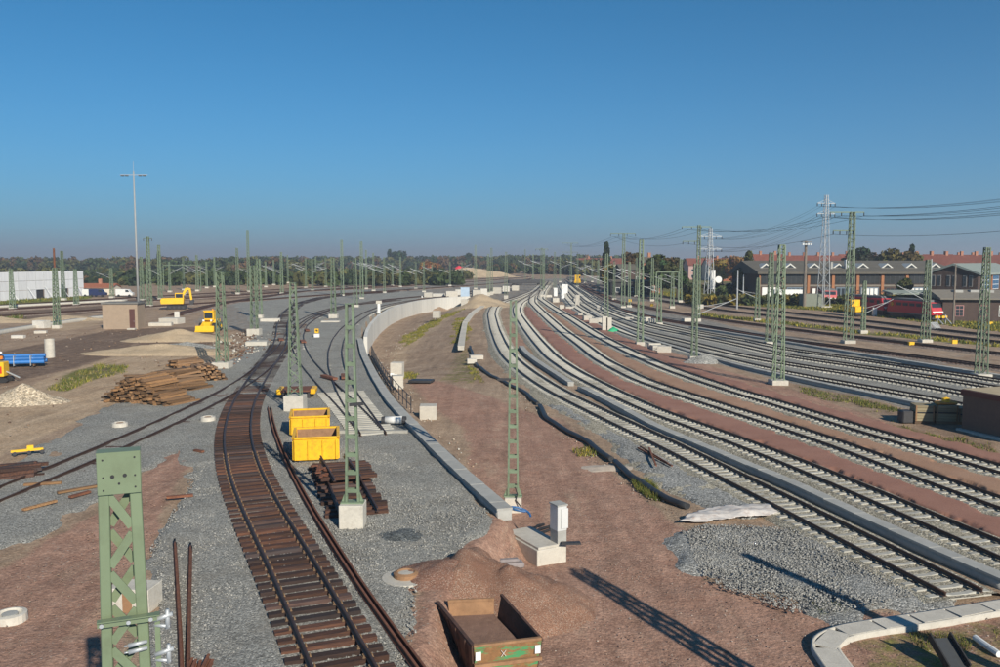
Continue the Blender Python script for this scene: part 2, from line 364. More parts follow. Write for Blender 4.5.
def mat_ground():
    m, n, b = newmat('yard_soil'); co = wpos(n)
    a = N(n, 'ShaderNodeAttribute', attribute_name='zA'); s = N(n, 'ShaderNodeSeparateColor'); n.links.new(a.outputs['Color'], s.inputs[0])
    a2 = N(n, 'ShaderNodeAttribute', attribute_name='zB'); s2 = N(n, 'ShaderNodeSeparateColor'); n.links.new(a2.outputs['Color'], s2.inputs[0])
    nf = noise(n, co, 1.1, 7, .68); nf2 = noise(n, co, .28, 6, .65); nfine = noise(n, co, 9, 5, .7)
    jit = mth(n, 'MULTIPLY', mth(n, 'SUBTRACT', nf, .5), 1.1)
    def wgt(sock, k=1.0, lo=.32, hi=.62): return mrange(n, mth(n, 'ADD', sock, mth(n, 'MULTIPLY', jit, k)), lo, hi, 0, 1)
    base = mixc(n, (.30,.21,.145), (.40,.295,.21), mrange(n, nf2, .35, .65, 0, 1))
    red = mixc(n, (.315,.18,.13), (.40,.255,.19), mrange(n, nf, .3, .7, 0, 1))
    tan = mixc(n, (.40,.285,.185), (.49,.37,.255), mrange(n, nf2, .35, .65, 0, 1))
    drk = mixc(n, (.14,.095,.07), (.25,.175,.125), mrange(n, nf, .35, .68, 0, 1))
    grs = mixc(n, (.11,.12,.035), (.22,.2,.06), mrange(n, nf, .35, .68, 0, 1))
    gry = mixc(n, (.2,.185,.165), (.3,.285,.26), mrange(n, nf, .35, .65, 0, 1))
    c = mixc(n, base, red, wgt(s.outputs[0])); c = mixc(n, c, tan, wgt(s.outputs[1])); c = mixc(n, c, drk, wgt(s.outputs[2]))
    c = mixc(n, c, gry, wgt(s2.outputs[1])); c = mixc(n, c, grs, wgt(s2.outputs[0], 1.3))
    mq = N(n, 'ShaderNodeMapping'); mq.inputs['Scale'].default_value = (.42, .13, 1); mq.inputs['Rotation'].default_value = (0, 0, -.2); n.links.new(co, mq.inputs[0])
    bl = noise(n, mq.outputs[0], 1.0, 7, .72); mq2 = N(n, 'ShaderNodeMapping'); mq2.inputs['Location'].default_value = (31, 17, 0); n.links.new(mq.outputs[0], mq2.inputs[0]); bl2 = noise(n, mq2.outputs[0], 1.3, 7, .72)
    c = mixc(n, c, (.13,.085,.06), mrange(n, bl, .55, .67, 0, .45)); c = mixc(n, c, (.44,.33,.24), mrange(n, bl2, .56, .68, 0, .5))
    # pebbles and clods of lighter and darker earth
    v = voro(n, co, 9); vs = N(n, 'ShaderNodeSeparateColor'); n.links.new(v.outputs['Color'], vs.inputs[0])
    peb = mth(n, 'MULTIPLY', mrange(n, vs.outputs[0], .86, .92, 0, 1), mrange(n, v.outputs['Distance'], .25, .4, 1, 0))
    c = mixc(n, c, (.42,.38,.33), mth(n, 'MULTIPLY', peb, mrange(n, nf2, .4, .6, .1, .7)))
    val = mth(n, 'MULTIPLY', mth(n, 'MULTIPLY', mrange(n, nfine, .3, .7, .64, 1.36), mrange(n, noise(n, co, 26, 3, .7), .3, .7, .7, 1.3)), mrange(n, noise(n, co, 2.6, 6, .7), .3, .7, .78, 1.2))
    # wheel-mark like streaks
    mp = N(n, 'ShaderNodeMapping'); mp.inputs['Scale'].default_value = (1.6, .14, 1); mp.inputs['Rotation'].default_value = (0, 0, -.25); n.links.new(co, mp.inputs[0])
    st = noise(n, mp.outputs[0], 1.0, 5, .6); val = mth(n, 'MULTIPLY', val, mrange(n, st, .36, .64, .86, 1.1))
    hsv = N(n, 'ShaderNodeHueSaturation'); n.links.new(c, hsv.inputs['Color']); n.links.new(val, hsv.inputs['Value'])
    n.links.new(hsv.outputs[0], b.inputs['Base Color']); b.inputs['Roughness'].default_value = .95; b.inputs['Specular IOR Level'].default_value = .15
    h = mth(n, 'ADD', mth(n, 'MULTIPLY', nfine, .5), mth(n, 'ADD', nf, mth(n, 'MULTIPLY', v.outputs['Distance'], -.25)))
    bump(n, b, h, .07, .8); return m
SOIL = mat_ground()
ground = link('ground', npmesh('ground', np.stack([GX, GY, GZ], -1).reshape(-1, 3), F, SOIL, True, {'zA': zA.reshape(-1, 4), 'zB': zB.reshape(-1, 4)}))
tag(ground, kind='structure')

# ------------------------------------------------------------------ gravel sheets: raised beds that run out into the soil
def patch(name, poly, h, ew, mat, seed=0, kind='structure', rough=.05, wob=1.2, du=.0045, dl=.009, big=.06):
    ux = [p.x/p.y for p in poly]; ly = [math.log(max(p.y, 6)) for p in poly]
    u = np.arange(min(ux)-.03, max(ux)+.03, du); l = np.arange(min(ly)-.06, max(ly)+.06, dl)
    U, L = np.meshgrid(u, l); Y = np.exp(L); X = U*Y
    sd = polysd(X, Y, poly)+fbm(X, Y, 3, 4, seed)*wob*.8+fbm(X, Y, .9, 3, seed+2)*.5
    t = sstep(-ew, ew, sd)
    z = TT(X, Y)-.22+(h+.22)*t+fbm(X, Y, 1.2, 4, seed+5)*rough*t+fbm(X, Y, 6, 3, seed+8)*big*t
    i = np.arange(X.size).reshape(X.shape); f = np.stack([i[:-1,:-1], i[:-1,1:], i[1:,1:], i[1:,:-1]], -1).reshape(-1, 4)
    keep = (t.ravel()[f] > .02).any(1); f = f[keep]
    used, inv = np.unique(f, return_inverse=True)
    V = np.stack([X, Y, z], -1).reshape(-1, 3)[used]
    return tag(link(name, npmesh(name, V, inv.reshape(-1, 4), mat)), kind=kind)
patch('gravel_bed', wp([(120,800),(143,640),(160,560),(180,478),(187,440),(140,474),(60,527),(-60,580),(-60,500),(0,470),(62,432),(112,403),(165,402),(236,356),(258,330),(232,304),(300,288),(430,292),(438,295),(398,302.5),(375,313),(366,331),(365,350),(384,386),(409,416),(450,458),(492,508),(494,522),(455,558),(420,612),(405,680),(395,800)], 'L'), .05, .5, GREY_L, 1)
gp2 = patch('loose_gravel', wp([(672,532),(700,522),(770,528),(830,540),(900,570),(955,598),(940,606),(880,604),(835,614),(800,615),(770,600),(720,585),(690,565)], 'R'), .06, .7, GREY_N, 17, rough=.07, wob=2.1)
patch('gravel_shoulder', wp([(487,304),(484,320),(489,350),(505,374),(530,393),(575,420),(610,447),(645,475),(690,505),(760,518),(840,550),(900,572),(880,556),(800,514),(700,465),(600,416),(530,380),(497,346)], 'R'), .06, .5, YEL_B, 23)
patch('gravel_strip', wp([(544,404),(575,418),(612,446),(650,478),(700,508),(740,520),(770,514),(700,476),(620,432),(565,405)], 'R'), .10, .35, GREY_N, 29, wob=.7)
patch('grey_gravel_field', wp([(575,301),(620,331),(700,352),(780,374),(860,392),(960,416),(1120,455),(1120,410),(1000,384),(900,362),(780,341),(700,327),(640,310),(600,296)], 'R'), .05, .8, GREY_L, 37)

# ------------------------------------------------------------------ railway tracks
def smooth_path(P, step=1.0, win=5.0, ends=True):
    P = np.array([(p[0], p[1]) for p in P]); d = np.r_[0, np.cumsum(np.hypot(*np.diff(P, axis=0).T))]
    t = np.arange(0, d[-1], step); Q = np.stack([np.interp(t, d, P[:,0]), np.interp(t, d, P[:,1])], -1)
    k = max(1, int(win/step)); ker = np.exp(-.5*(np.arange(-3*k, 3*k+1)/k)**2); ker /= ker.sum()
    # extend straight at both ends so that smoothing does not shrink the line
    m = 3*k; j = min(len(Q)-1, max(2, k))
    a = Q[0]+(Q[0]-Q[j])/j*np.arange(m, 0, -1)[:,None]; b = Q[-1]+(Q[-1]-Q[-1-j])/j*np.arange(1, m+1)[:,None]
    E = np.vstack([a, Q, b]); return np.stack([np.convolve(E[:,i], ker, 'valid') for i in (0, 1)], -1)
def frames(Q):
    t = np.gradient(Q, axis=0); t /= np.linalg.norm(t, axis=1)[:,None]; return t, np.stack([t[:,1], -t[:,0]], -1)   # tangent, right
def sweep(Q, z, prof, mat, name, parent=None, close=True, smooth=False):
    t, r = frames(Q); pr = np.array(prof); n, k = len(Q), len(pr)
    V = np.zeros((n, k, 3)); V[:,:,:2] = Q[:,None,:]+r[:,None,:]*pr[None,:,0:1]; V[:,:,2] = np.asarray(z)[:,None]+pr[None,:,1]
    i = np.arange(n*k).reshape(n, k); kk = k if close else k-1
    f = [np.stack([i[:-1,j], i[1:,j], i[1:,(j+1) % k], i[:-1,(j+1) % k]], -1) for j in range(kk)]
    F = np.concatenate(f)
    me = npmesh(name, V.reshape(-1, 3), F[:, ::-1], mat, smooth)
    if close:                                  # end caps
        import bmesh
        bm = bmesh.new(); bm.from_mesh(me); bm.verts.ensure_lookup_table()
        for row in (0, n-1):
            try: bm.faces.new([bm.verts[row*k+j] for j in range(k)])
            except ValueError: pass
        bmesh.ops.recalc_face_normals(bm, faces=bm.faces); bm.to_mesh(me); bm.free()
    return link(name, me, parent)
def rail_prof(off=0.0):
    h = .16; return [(off+x, z) for x, z in [(-.07,0),(.07,0),(.07,.014),(.012,.03),(.012,.115),(.036,.125),(.036,h),(-.036,h),(-.036,.125),(-.012,.115),(-.012,.03),(-.07,.014)]]
def sleeper_mesh(kind):
    b = MB()
    if kind == 'wood':
        b.box((0,0,.08), (2.6,.26,.16)); me = b.mesh('sleeper', WOODS)
    elif kind == 'old':
        b.box((0,0,.08), (2.5,.25,.16)); me = b.mesh('sleeper', WOODS)
    else:
        xs = [-1.3,-1.25,-.55,-.3,.3,.55,1.25,1.3]; hs = [.1,.16,.19,.145,.145,.19,.16,.1]; vs = []; fs = []
        for x, h in zip(xs, hs): vs += [(x,-.15,0),(x,-.11,h),(x,.11,h),(x,.15,0)]
        for i in range(len(xs)-1):
            for j in range(3): fs.append((i*4+j, i*4+j+1, i*4+j+5, i*4+j+4))
        n = len(vs); fs += [(0,1,2,3), (n-1,n-2,n-3,n-4)]
        b.add(vs, fs); me = b.mesh('sleeper', SLEEPC)
    return me
SLM = {k: sleeper_mesh(k) for k in ('wood', 'old', 'concrete')}
_b = MB()
_b.box((0,0,.008), (.3,.16,.016))
for sx in (-.115, .115):
    for sy in (-.045, .045): _b.cyl((sx,sy,.012), (sx,sy,.075), .021, n=6)
CLIPM = mat_plain('rusty_bolt', (.24,.155,.09), .7, .2, .3, 3)
PLATE = _b.mesh('baseplate', CLIPM)
_b = MB(); _b.box((0,0,.012), (.3,.15,.024)); _b.box((-.1,0,.035), (.06,.12,.03)); _b.box((.1,0,.035), (.06,.12,.03)); PAD = _b.mesh('rail_clip', DARK)
TRACKS = {}
def track(label, px, side='L', rail=0, sl='concrete', space=.6, bed=YEL_B, bedh=.125, slz=None, ind=110, plates=0, trim=(0, 0), group=None, railmat=None, win=5.0, rails=(-1, 1), bedw=1.5, skip=0.0, yaw=.012, bury=1e9):
    """px: pixels of the centre line (rail=0) or of the left (-1) / right (+1) rail seen along the listed direction"""
    rt = .32
    P = [G(x, y, side, rt) for x, y in px]
    Q = smooth_path(P, .8, win)
    if rail:
        t, r = frames(Q); Q = Q-r*(.7535*rail)
    z = TT(Q[:,0], Q[:,1]) if side == 'L' else np.array([zR(y) for y in Q[:,1]])
    if side == 'L': z = z*0
    # beyond the near part only every third point
    dist = np.hypot(Q[:,0], Q[:,1]); kp = (dist < 130) | (np.arange(len(Q)) % 4 == 0) | (np.arange(len(Q)) == len(Q)-1); Qr, zr = Q[kp], z[kp]
    i0 = len(Qr)//2
    t_ = thing('railway_track', label, 'railway track', (0,0,0), 0, group)
    slz = slz if slz is not None else (0.0 if sl == 'concrete' else 0.0)
    top = slz+(.19 if sl == 'concrete' else .16)
    for s in rails:
        rr = sweep(Qr, zr+top+.012, rail_prof(s*.7535), railmat or RAILM, 'rail', t_)
        rr.data.materials.append(RAILTOP)
    # sleepers
    L = np.r_[0, np.cumsum(np.hypot(*np.diff(Q, axis=0).T))]; tt, rr_ = frames(Q)
    pos = np.arange(.3+skip, L[-1]-.1, space); merged = []
    cnt = 0
    for k, s in enumerate(pos):
        x, y = np.interp(s, L, Q[:,0]), np.interp(s, L, Q[:,1]); zz = np.interp(s, L, z)
        tx, ty = np.interp(s, L, tt[:,0]), np.interp(s, L, tt[:,1]); a = math.atan2(-tx, ty)+random.gauss(0, yaw)
        if y > 8 and abs(x/y) < .66 and y < ind and cnt < 300:
            zb = -.12+random.gauss(0, .02) if y > bury else 0
            o = link('sleeper', SLM[sl], t_, (x, y, zz+slz+zb+random.gauss(0, .006)), (0, 0, a)); cnt += 1
            if y < plates:
                for sx in (-.7535, .7535): link('baseplate' if sl != 'concrete' else 'rail_clip', PLATE if sl != 'concrete' else PAD, o, (sx, 0, .16 if sl != 'concrete' else .178))
        elif y > 8 and abs(x/y) < .8 and y < 330: merged.append((x, y, zz+slz-(.12 if y > bury else 0), a))
    if merged:
        hw, hd = (1.3, .13); V = []; Fq = []
        for x, y, zz, a in merged:
            c, s_ = math.cos(a), math.sin(a); n0 = len(V); h = .17
            for (lx, ly, lz) in ((-hw,-hd,0),(hw,-hd,0),(hw,hd,0),(-hw,hd,0),(-hw,-hd,h),(hw,-hd,h),(hw,hd,h),(-hw,hd,h)): V.append((x+lx*c-ly*s_, y+lx*s_+ly*c, zz+lz))
            Fq += [(n0+4,n0+5,n0+6,n0+7),(n0,n0+1,n0+5,n0+4),(n0+1,n0+2,n0+6,n0+5),(n0+2,n0+3,n0+7,n0+6),(n0+3,n0,n0+4,n0+7)]
        o = link('sleepers_far', npmesh('sleepers_far', V, Fq, SLEEPC if sl == 'concrete' else WOODS, False), t_); tag(o, kind='stuff')
    if bed:
        lat = np.linspace(-bedw-.75, bedw+.75, 17); prof = [(a, bedh if abs(a) < bedw-.1 else bedh-(abs(a)-bedw+.1)*(bedh+.3)/.85) for a in lat]
        pr = np.array(prof); n, k = len(Qr), len(pr); tq, rq = frames(Qr)
        V = np.zeros((n, k, 3)); V[:,:,:2] = Qr[:,None,:]+rq[:,None,:]*pr[None,:,0:1]
        nz = fbm(V[:,:,0], V[:,:,1], .7, 3, 77)*.035+fbm(V[:,:,0], V[:,:,1], 4, 3, 78)*.03
        V[:,:,2] = zr[:,None]+pr[None,:,1]+nz
        ii = np.arange(n*k).reshape(n, k); Fb = np.stack([ii[:-1,:-1], ii[:-1,1:], ii[1:,1:], ii[1:,:-1]], -1).reshape(-1, 4)
        tag(link('ballast_bed', npmesh('ballast_bed', V.reshape(-1, 3), Fb, bed)), kind='structure')
    TRACKS[label] = (Q, z)
    return t_
# ---- left side, upper level
A = track('dark timber sleeper track curving up the lower left foreground',
  [(420,745),(377.5,667),(358.7,636.8),(341,606),(323.5,574),(305.8,546.5),(289.3,520),(276,498),(266,480),(258.5,464),(253.2,446),(250.2,431.7),(251.2,414.5),(254.7,399.5),(262,385),(270,371),(279,357),(286,345),(287.5,335),(287,324),(291,312),(302,303),(322,297.5),(350,294),(400,291)][::1], 'L', 1, 'wood', .63, None, ind=75, plates=46, win=3.0, slz=.02, yaw=.02, bury=66)
B = track('old straight track with half buried sleepers at far left',
  [(-60,514),(0,489.5),(66,463),(132,435),(183,412),(216,396),(245,380),(263,365.5),(280,350),(288,340),(293,328),(303,319),(322,310.5),(345,305),(400,299)], 'L', 0, 'old', .68, None, slz=-.13, ind=75, win=4.0, yaw=.04)
D = track('pale sleeper track sweeping left behind the yellow skips',
  [(373,431),(352,407),(331,386.5),(315,370),(304,357),(298.5,345),(297.5,334),(302,324),(312,317),(328,310.5),(352,304),(385,299),(430,295),(490,289),(530,281)], 'L', 0, 'concrete', .6, None, slz=-.15, win=3.0)
Ee = track('pale sleeper track curving along the top of the retaining wall',
  [(373.5,431.5),(361,412),(350,396),(342.5,381),(336,364),(334.8,350),(338,338),(345,328),(355,319.5),(368,311.5),(385,305),(410,300.2),(440,296.5),(480,292),(520,284)], 'L', 0, 'concrete', .6, None, slz=-.15, win=3.0, skip=6)
# ---- right side, lower level
R1 = track('near track with rust red rails ending at the concrete channel, right foreground',
  [(946,593.3),(892.7,565.8),(852,545.4),(813.7,525),(765.3,499.5),(700,466.5),(649.8,440.3),(616.7,424.9),(583.6,408.3),(552.8,393),(533,380.8),(515.3,367.6),(502.5,355.5),(495.8,343.5),(490.5,328.5),(487.8,313.5),(490.5,306.8),(501,300.8),(516,296.5),(530,291),(540,283)], 'R', -1, 'concrete', .6, YEL_B, bedh=.13, plates=34, win=3.5, ind=85, railmat=None)
R2 = track('second track from the right foreground, beside the long cable trough',
  [(1090,597),(1000,556),(912.3,518.4),(846,488.7),(780,461),(700,430),(647.5,411.8),(603.5,390.7),(568.2,372),(546,356.5),(531.8,340),(521,325),(514.5,315),(513,308.5),(517,302),(528,296),(537,289),(545,281)], 'R', -1, 'concrete', .6, YEL_B, plates=38, win=3.5, ind=85)
R3 = track('third track on the right, between the two red earth strips',
  [(1090,540),(1000,507),(928,482),(880,462.8),(846,450),(780,427),(700,401.7),(634.3,379.7),(594.6,358.7),(576,343.5),(558,330),(540,313.5),(529,302),(530,296),(538,289),(546,281)], 'R', -1, 'concrete', .6, YEL_B, win=3.5, ind=95)
R4 = track('fourth track on the right, on the far edge of the tan strip',
  [(1090,497),(1000,472.4),(940,454.4),(892,440),(846,427),(780,406),(720,388),(664.5,369),(630,354),(612,345),(592.5,334.5),(570,319.5),(548,306),(537,298),(541,290),(548,282)], 'R', -1, 'concrete', .6, YEL_B, win=3.5, ind=95)
FARR = [
 ('fifth right hand track, first of the grey gravel field behind the pallet crates', [(1080,433),(960.8,403),(870,387),(780,371.5),(720,357.5),(690,349.5),(637.5,336),(600,321),(575,306),(566,296),(560,284)], GREY_L),
 ('sixth right hand track, second on the grey gravel field', [(1080,415),(960.8,391.5),(870,375.5),(780,362.5),(720,350),(690,342),(637.5,330),(605,317),(582,303),(572,293),(563,283)], GREY_L),
 ('seventh right hand track, third on the grey gravel field', [(1080,402),(998,387),(870,367),(780,354.5),(750,346.5),(697.5,336),(645,325),(612,313),(588,300),(575,290),(566,282)], GREY_L),
 ('eighth right hand track, last of the grey gravel field', [(1080,392),(998,380),(870,360),(780,348),(750,340.5),(697,331.5),(655,322.5),(618,310),(594,298),(580,289),(568,281)], GREY_L),
 ('ninth right hand track with brown sleepers on red brown ballast', [(1080,377),(1000,366),(870,349.5),(780,338.5),(720,327.5),(660,318.5),(615,307.5),(590,294),(577,286),(566,279)], BRN_B),
 ('tenth right hand track on brown ballast behind the big lattice masts', [(1080,361),(1000,352.5),(870,338),(780,327),(720,319),(660,309.5),(615,300.5),(592,290),(578,283),(568,278)], BRN_B),
 ('eleventh right hand track at the edge of the yellow weeds', [(1080,348),(1000,341.5),(870,326),(780,316),(720,309.5),(660,300),(615,292),(594,286),(580,281),(569,277)], BRN_B),
 ('farthest right hand track, nearest the red locomotives', [(1080,341),(1000,335.5),(870,320.5),(780,311),(720,304.5),(665,296.5),(620,289),(596,283.5),(580,279.5),(569,276.5)], BRN_B)]
for i, (lb, px, bd) in enumerate(FARR):
    track(lb, px, 'R', 0, 'concrete' if i < 4 else 'old', .6, bd, bedh=.115 if i < 4 else .1, ind=112, slz=(-.0 if i < 4 else -.02), win=5)
FARL = [('first far left track behind the small brown hut', [(-120,322),(0,315.5),(100,309),(180,304),(250,300),(330,294),(420,288.5),(500,283),(535,278)]),
 ('second far left track in front of the white sheeting wall', [(-120,316),(0,309.5),(100,303),(200,297),(300,291),(400,286),(480,281),(530,276.5)]),
 ('farthest left track along the foot of the white sheeting wall', [(-120,311),(0,305),(100,299),(200,293.5),(300,288),(400,283.5),(480,279),(525,275)]),
 ('track fanning right from the excavator across the pale slab', [(175,314),(205,306),(232,301),(262,296.5),(300,291),(350,287.5),(430,283)])]
for lb, px in FARL: track(lb, px, 'L', 0, 'old', .65, BRN_B, bedh=.12, ind=60, win=8)

# coloured sub-base strips between the right hand tracks
def strip(name, qa, oa, qb, ob, mat, seed, h=.06):
    ta, ra = frames(qa); a = (qa+ra*oa)[::5]
    if qb is None: b = (qa+ra*ob)[::5]
    else: tb, rb = frames(qb); b = (qb+rb*ob)[::5]
    a = a[a[:,1] < 200]; b = b[b[:,1] < 200]
    poly = [Vector((x, y, 0)) for x, y in a]+[Vector((x, y, 0)) for x, y in b[::-1]]
    patch(name, poly, h, .25, mat, seed, wob=.15, rough=.012, du=.0025, dl=.0042, big=.0)
def mat_strip(name, c1, c2):
    m, n, b = newmat(name); co = wpos(n); f = noise(n, co, .35, 5, .6); g = noise(n, co, 12, 4, .7)
    c = mixc(n, c1, c2, mrange(n, f, .35, .65, 0, 1)); h = N(n, 'ShaderNodeHueSaturation'); n.links.new(c, h.inputs['Color']); n.links.new(mrange(n, g, .3, .7, .8, 1.2), h.inputs['Value'])
    n.links.new(h.outputs[0], b.inputs['Base Color']); b.inputs['Roughness'].default_value = .95; bump(n, b, g, .02); return m
_q = [TRACKS[k][0] for k in TRACKS if 'right' in k][:5]
QR1, QR2, QR3, QR4 = _q[0], _q[1], _q[2], _q[3]
STRED = mat_strip('red_subbase', (.27,.13,.092), (.33,.17,.122)); STTAN = mat_strip('orange_tan_subbase', (.33,.19,.12), (.38,.23,.15))
strip('red_earth_strip', QR2, 1.45, QR3, -1.38, STRED, 61, .15)
strip('tan_earth_strip', QR3, 1.45, QR4, -1.38, STTAN, 62, .15)
strip('red_earth_strip', QR4, 1.45, None, 3.6, STRED, 63, .15)
# ------------------------------------------------------------------ masts
def foundation(parent, w, h, mat=None, d=None, name='foundation'):
    b = MB(); b.box((0,0,h/2-.3), (w, d or w, h+.6)); return b.build(name, mat or CONC, parent, bevel=.02)
def lattice_mesh(H, wb, wt, z0, leg=.075, br=.05, faces=4, name='lattice'):
    b = MB(); q = lambda z: wb+(wt-wb)*z/H
    c4 = [(-1,-1),(1,-1),(1,1),(-1,1)]
    for i, j in c4: b.beam((i*wb/2, j*wb/2, z0), (i*wt/2, j*wt/2, z0+H), leg, leg)
    z = .0; s = 1; rows = []
    while z < H-.1:
        st = max(q(z)*.85, .32); z2 = min(z+st, H-.02); rows.append((z, z2)); z = z2
    for a, (za, zb) in enumerate(rows):
        for f in range(faces):
            (i0, j0), (i1, j1) = c4[f], c4[(f+1) % 4]
            if (a+f) % 2: (i0, j0), (i1, j1) = (i1, j1), (i0, j0)
            b.beam((i0*q(za)/2, j0*q(za)/2, z0+za), (i1*q(zb)/2, j1*q(zb)/2, z0+zb), br, br*.4)
    return b
MG = 'lattice masts of the overhead line'
def mast(x, yb, yt, side, label, wb=.78, wt=.42, fh=.45, fw=1.15, rz=0.0, group=MG, arms=None, cap=None, found=True, mat=None, p=None, cant=False):
    p = p or G(x, yb, side); H = zat(p, yt)-p.z; H = max(H, 2.0)
    t = thing('lattice_mast', label, 'mast', p, rz, group)
    k = .1+.0004*max(0, p.y-60); k = min(k, .125)
    lattice_mesh(H-fh, wb, wt, fh, k, k*.75).build('lattice_frame', mat or GREEN, t)
    MB().box((0,0,H+.02), (wt+.05, wt+.05, .05)).build('head_plate', mat or GREEN, t)
    if found: foundation(t, fw, fh)
    if arms:
        for (zz, x0, x1) in arms:
            b = MB(); b.beam((x0,0,zz), (x1,0,zz), .12, .14)
            b.build('cross_arm', GREEN, t)
            for xx in np.linspace(x0, x1, 4): MB().cyl((xx,0,zz-.05), (xx,0,zz-.55), .07, n=6).build('insulator', DARK, t)
    if cant:
        for k_ in range(random.choice((1,2))): bracket(t, H*random.uniform(.5,.62)+k_*1.1, random.choice((-1,-1,1))*random.uniform(3.4,5), random.uniform(1.2,2.2), r=.07)
    if cap:
        b = MB(); b.cyl((0,0,H-.1), (0,0,H+cap), .15, n=8); b.build('top_tube', RUST, t)
    return t, p, H
def bracket(t, z, dx, dz, mat=GALV, y=0.0, r=.045):
    b = MB(); b.cyl((0,y,z), (dx,y,z+dz), r, n=6); b.cyl((0,y,z+.9), (dx*.75,y,z+dz*.78), r*.6, n=6); b.build('cantilever', mat, t)
# --- prominent masts with their own labels
LM = [
 (57.3,328,268,'L','lattice mast with a rusty brown tube on its top, left of the hut',dict(cap=3.0,wb=.75)),
 (12.7,310,269,'L','lattice mast at the far left before the white sheeting wall',{}),
 (63.7,300,251,'L','tall lattice mast behind the one with the rusty tube',{}),
 (76.5,306,269,'L','short lattice mast near the right end of the white sheeting wall',dict(wb=.8)),
 (112,298,268,'L','lattice mast with a pale board beside the small brown houses',{}),
 (150,307,237,'L','tall lattice mast right of the tall grey lighting pole',dict(arms=[(14.8,-.9,.9)])),
 (142.5,301,257,'L','thin lattice mast just left of the tall crossarm mast',{}),
 (160.5,300,245,'L','lattice mast directly behind the yellow excavator',{}),
 (197.5,291,255,'L','lattice mast right of the yellow excavator among far tracks',{}),
 (222.5,368,272.5,'L','lattice mast on a concrete block behind the sleeper stacks',dict(wb=.9,wt=.5,fh=.6,fw=1.6)),
 (238,294,248,'L','far lattice mast left of the paired masts at the centre left',{}),
 (249,292,231,'L','tallest thin lattice mast above the left tracks',{}),
 (254.5,335,266,'L','near one of the paired masts on a white block beside the loader',dict(wb=.85,wt=.45,fh=.9,fw=1.7)),
 (259.8,318,259,'L','rear one of the paired masts beside the loader',dict(fh=.6)),
 (282,294,252,'L','lattice mast with white foundation left of the zigzag mast',{}),
 (333.6,318,258,'L','lattice mast on a white block inside the track curve',dict(wb=.8,wt=.4,fh=.7,fw=1.5)),
 (342.4,296,240,'L','tall thin lattice mast behind the track curve',{}),
 (355.7,307,258,'L','lattice mast on white foundation right of the track curve',dict(fh=.5,fw=1.4)),
 (362,299,241.5,'L','tall lattice mast beside the wall of concrete at centre left',{}),
 (475.5,289,245,'L','tall lattice mast near the far end of the retaining wall',{}),
 (491.5,293,248,'L','lattice mast of a close pair beyond the earth bank',{}),
 (488.3,294,254,'L','shorter mast of the close pair beyond the earth bank',{}),
 (506,297,252,'L','lattice mast behind the top of the central ladder mast',{}),
 (606,320,254,'R','lattice mast beside the green sack at the track fan',{}),
 (640,345,240,'R','lattice mast on the red strip right of the track fan',dict(wb=.75,wt=.42)),
 (652,301,258,'R','plain mast in front of the red brick building',{}),
 (659,325,276,'R','low mast with cantilevers left of the weed strip',{}),
 (672,308,273,'R','thin mast in front of the round green trees',{}),
 (680,302,259,'R','mast at the left end of the yellow weed strip',{}),
 (694,360,264,'R','lattice mast beside the small gravel heap',dict(wb=.6,wt=.36)),
 (757,321,278,'R','short pale mast left of the engine shed end wall',{}),
 (769,345,252.6,'R','left one of two close lattice masts before the engine shed',dict(wb=.8,wt=.42)),
 (778,384,245,'R','right and nearer of two close lattice masts before the engine shed',dict(wb=.85,wt=.46,fh=.4,fw=1.5)),
 (863,333,281,'R','short lattice mast in front of the yellow shunting vehicle',dict(wb=.5,wt=.36)),
 (925,342,260,'R','lattice mast right of the red locomotives',dict(wb=.9,wt=.45,fh=.4,fw=1.5)),
 (981,377,247.5,'R','lattice mast at the right edge before the brick sheds',dict(wb=.85,wt=.42,fh=.35,fw=1.5))]
MASTS = {}
for x, yb, yt, sd, lb, kw in LM: MASTS[x] = mast(x, yb, yt, sd, lb, **kw)
# tall masts carrying the supply line
for x, yb, yt, lb, arms in [(848,343,212,'tall lattice mast with two crossarms to its left, right half',[(0,-3.1,1.6),(-2.6,-2.6,.2)]),
   (697.4,321,225,'tall lattice mast with a crossarm left of the white signal drum',[(-.3,-3.2,2.2),(-3.0,-3.0,.3)]),
   (623,308,234,'tall crossarm mast left of the red brick building',[(0,-3,2.6)]),
   (571,282,243,'tall far crossarm mast at the vanishing point of the tracks',[(0,-4,3),(-4.,-4,3)]),
   (541.5,291,248,'left of two far masts where the tracks converge',[(-.3,-2,2)]),
   (554.6,289,252,'thin far mast right of where the tracks converge',None)]:
    p = G(x, yb, 'R'); H = zat(p, yt)-p.z
    kw = dict(arms=[(H+a, b, c) for a, b, c in arms] if arms else None)
    if x == 848: kw.update(wb=1.0, wt=.55, fh=.4, fw=1.6)
    MASTS[x] = mast(x, yb, yt, 'R', lb, **kw)
for _i, (x, yb, yt) in enumerate(sorted([(288,283,255),(306,288,258),(312.6,291,259),(316,281,257),(366.5,289,250),(373.7,291,253),(384.5,293,257),(392.5,286,263),(400.5,287,257),(416,289,262),(424,292,262),(432,283,265),
                  (170,292,262),(184,290,258),(207,288,262),(215,287,257),(266,287,262),(274,285,260),(326,287,258),(450,286,262),(462,284,262)])):
    mast(x, yb, yt, 'L', ORD[_i]+' from the left of the thin far masts along the distant left tracks', wb=.5, wt=.34, group='thin far masts left of the centre', cant=True)
for _i, (x, yb, yt) in enumerate(sorted([(525,281,249),(543.9,291,249),(577.5,287,255),(585,283,258),(592,282,259),(598,291,260),(614,300,262),(629,307,262),(636,297,258),(533,283,254),(560,282,256)])):
    mast(x, yb, yt, 'R', ORD[_i]+' from the left of the thin far masts where the right tracks converge', wb=.5, wt=.34, group='thin far masts right of the centre', cant=True)
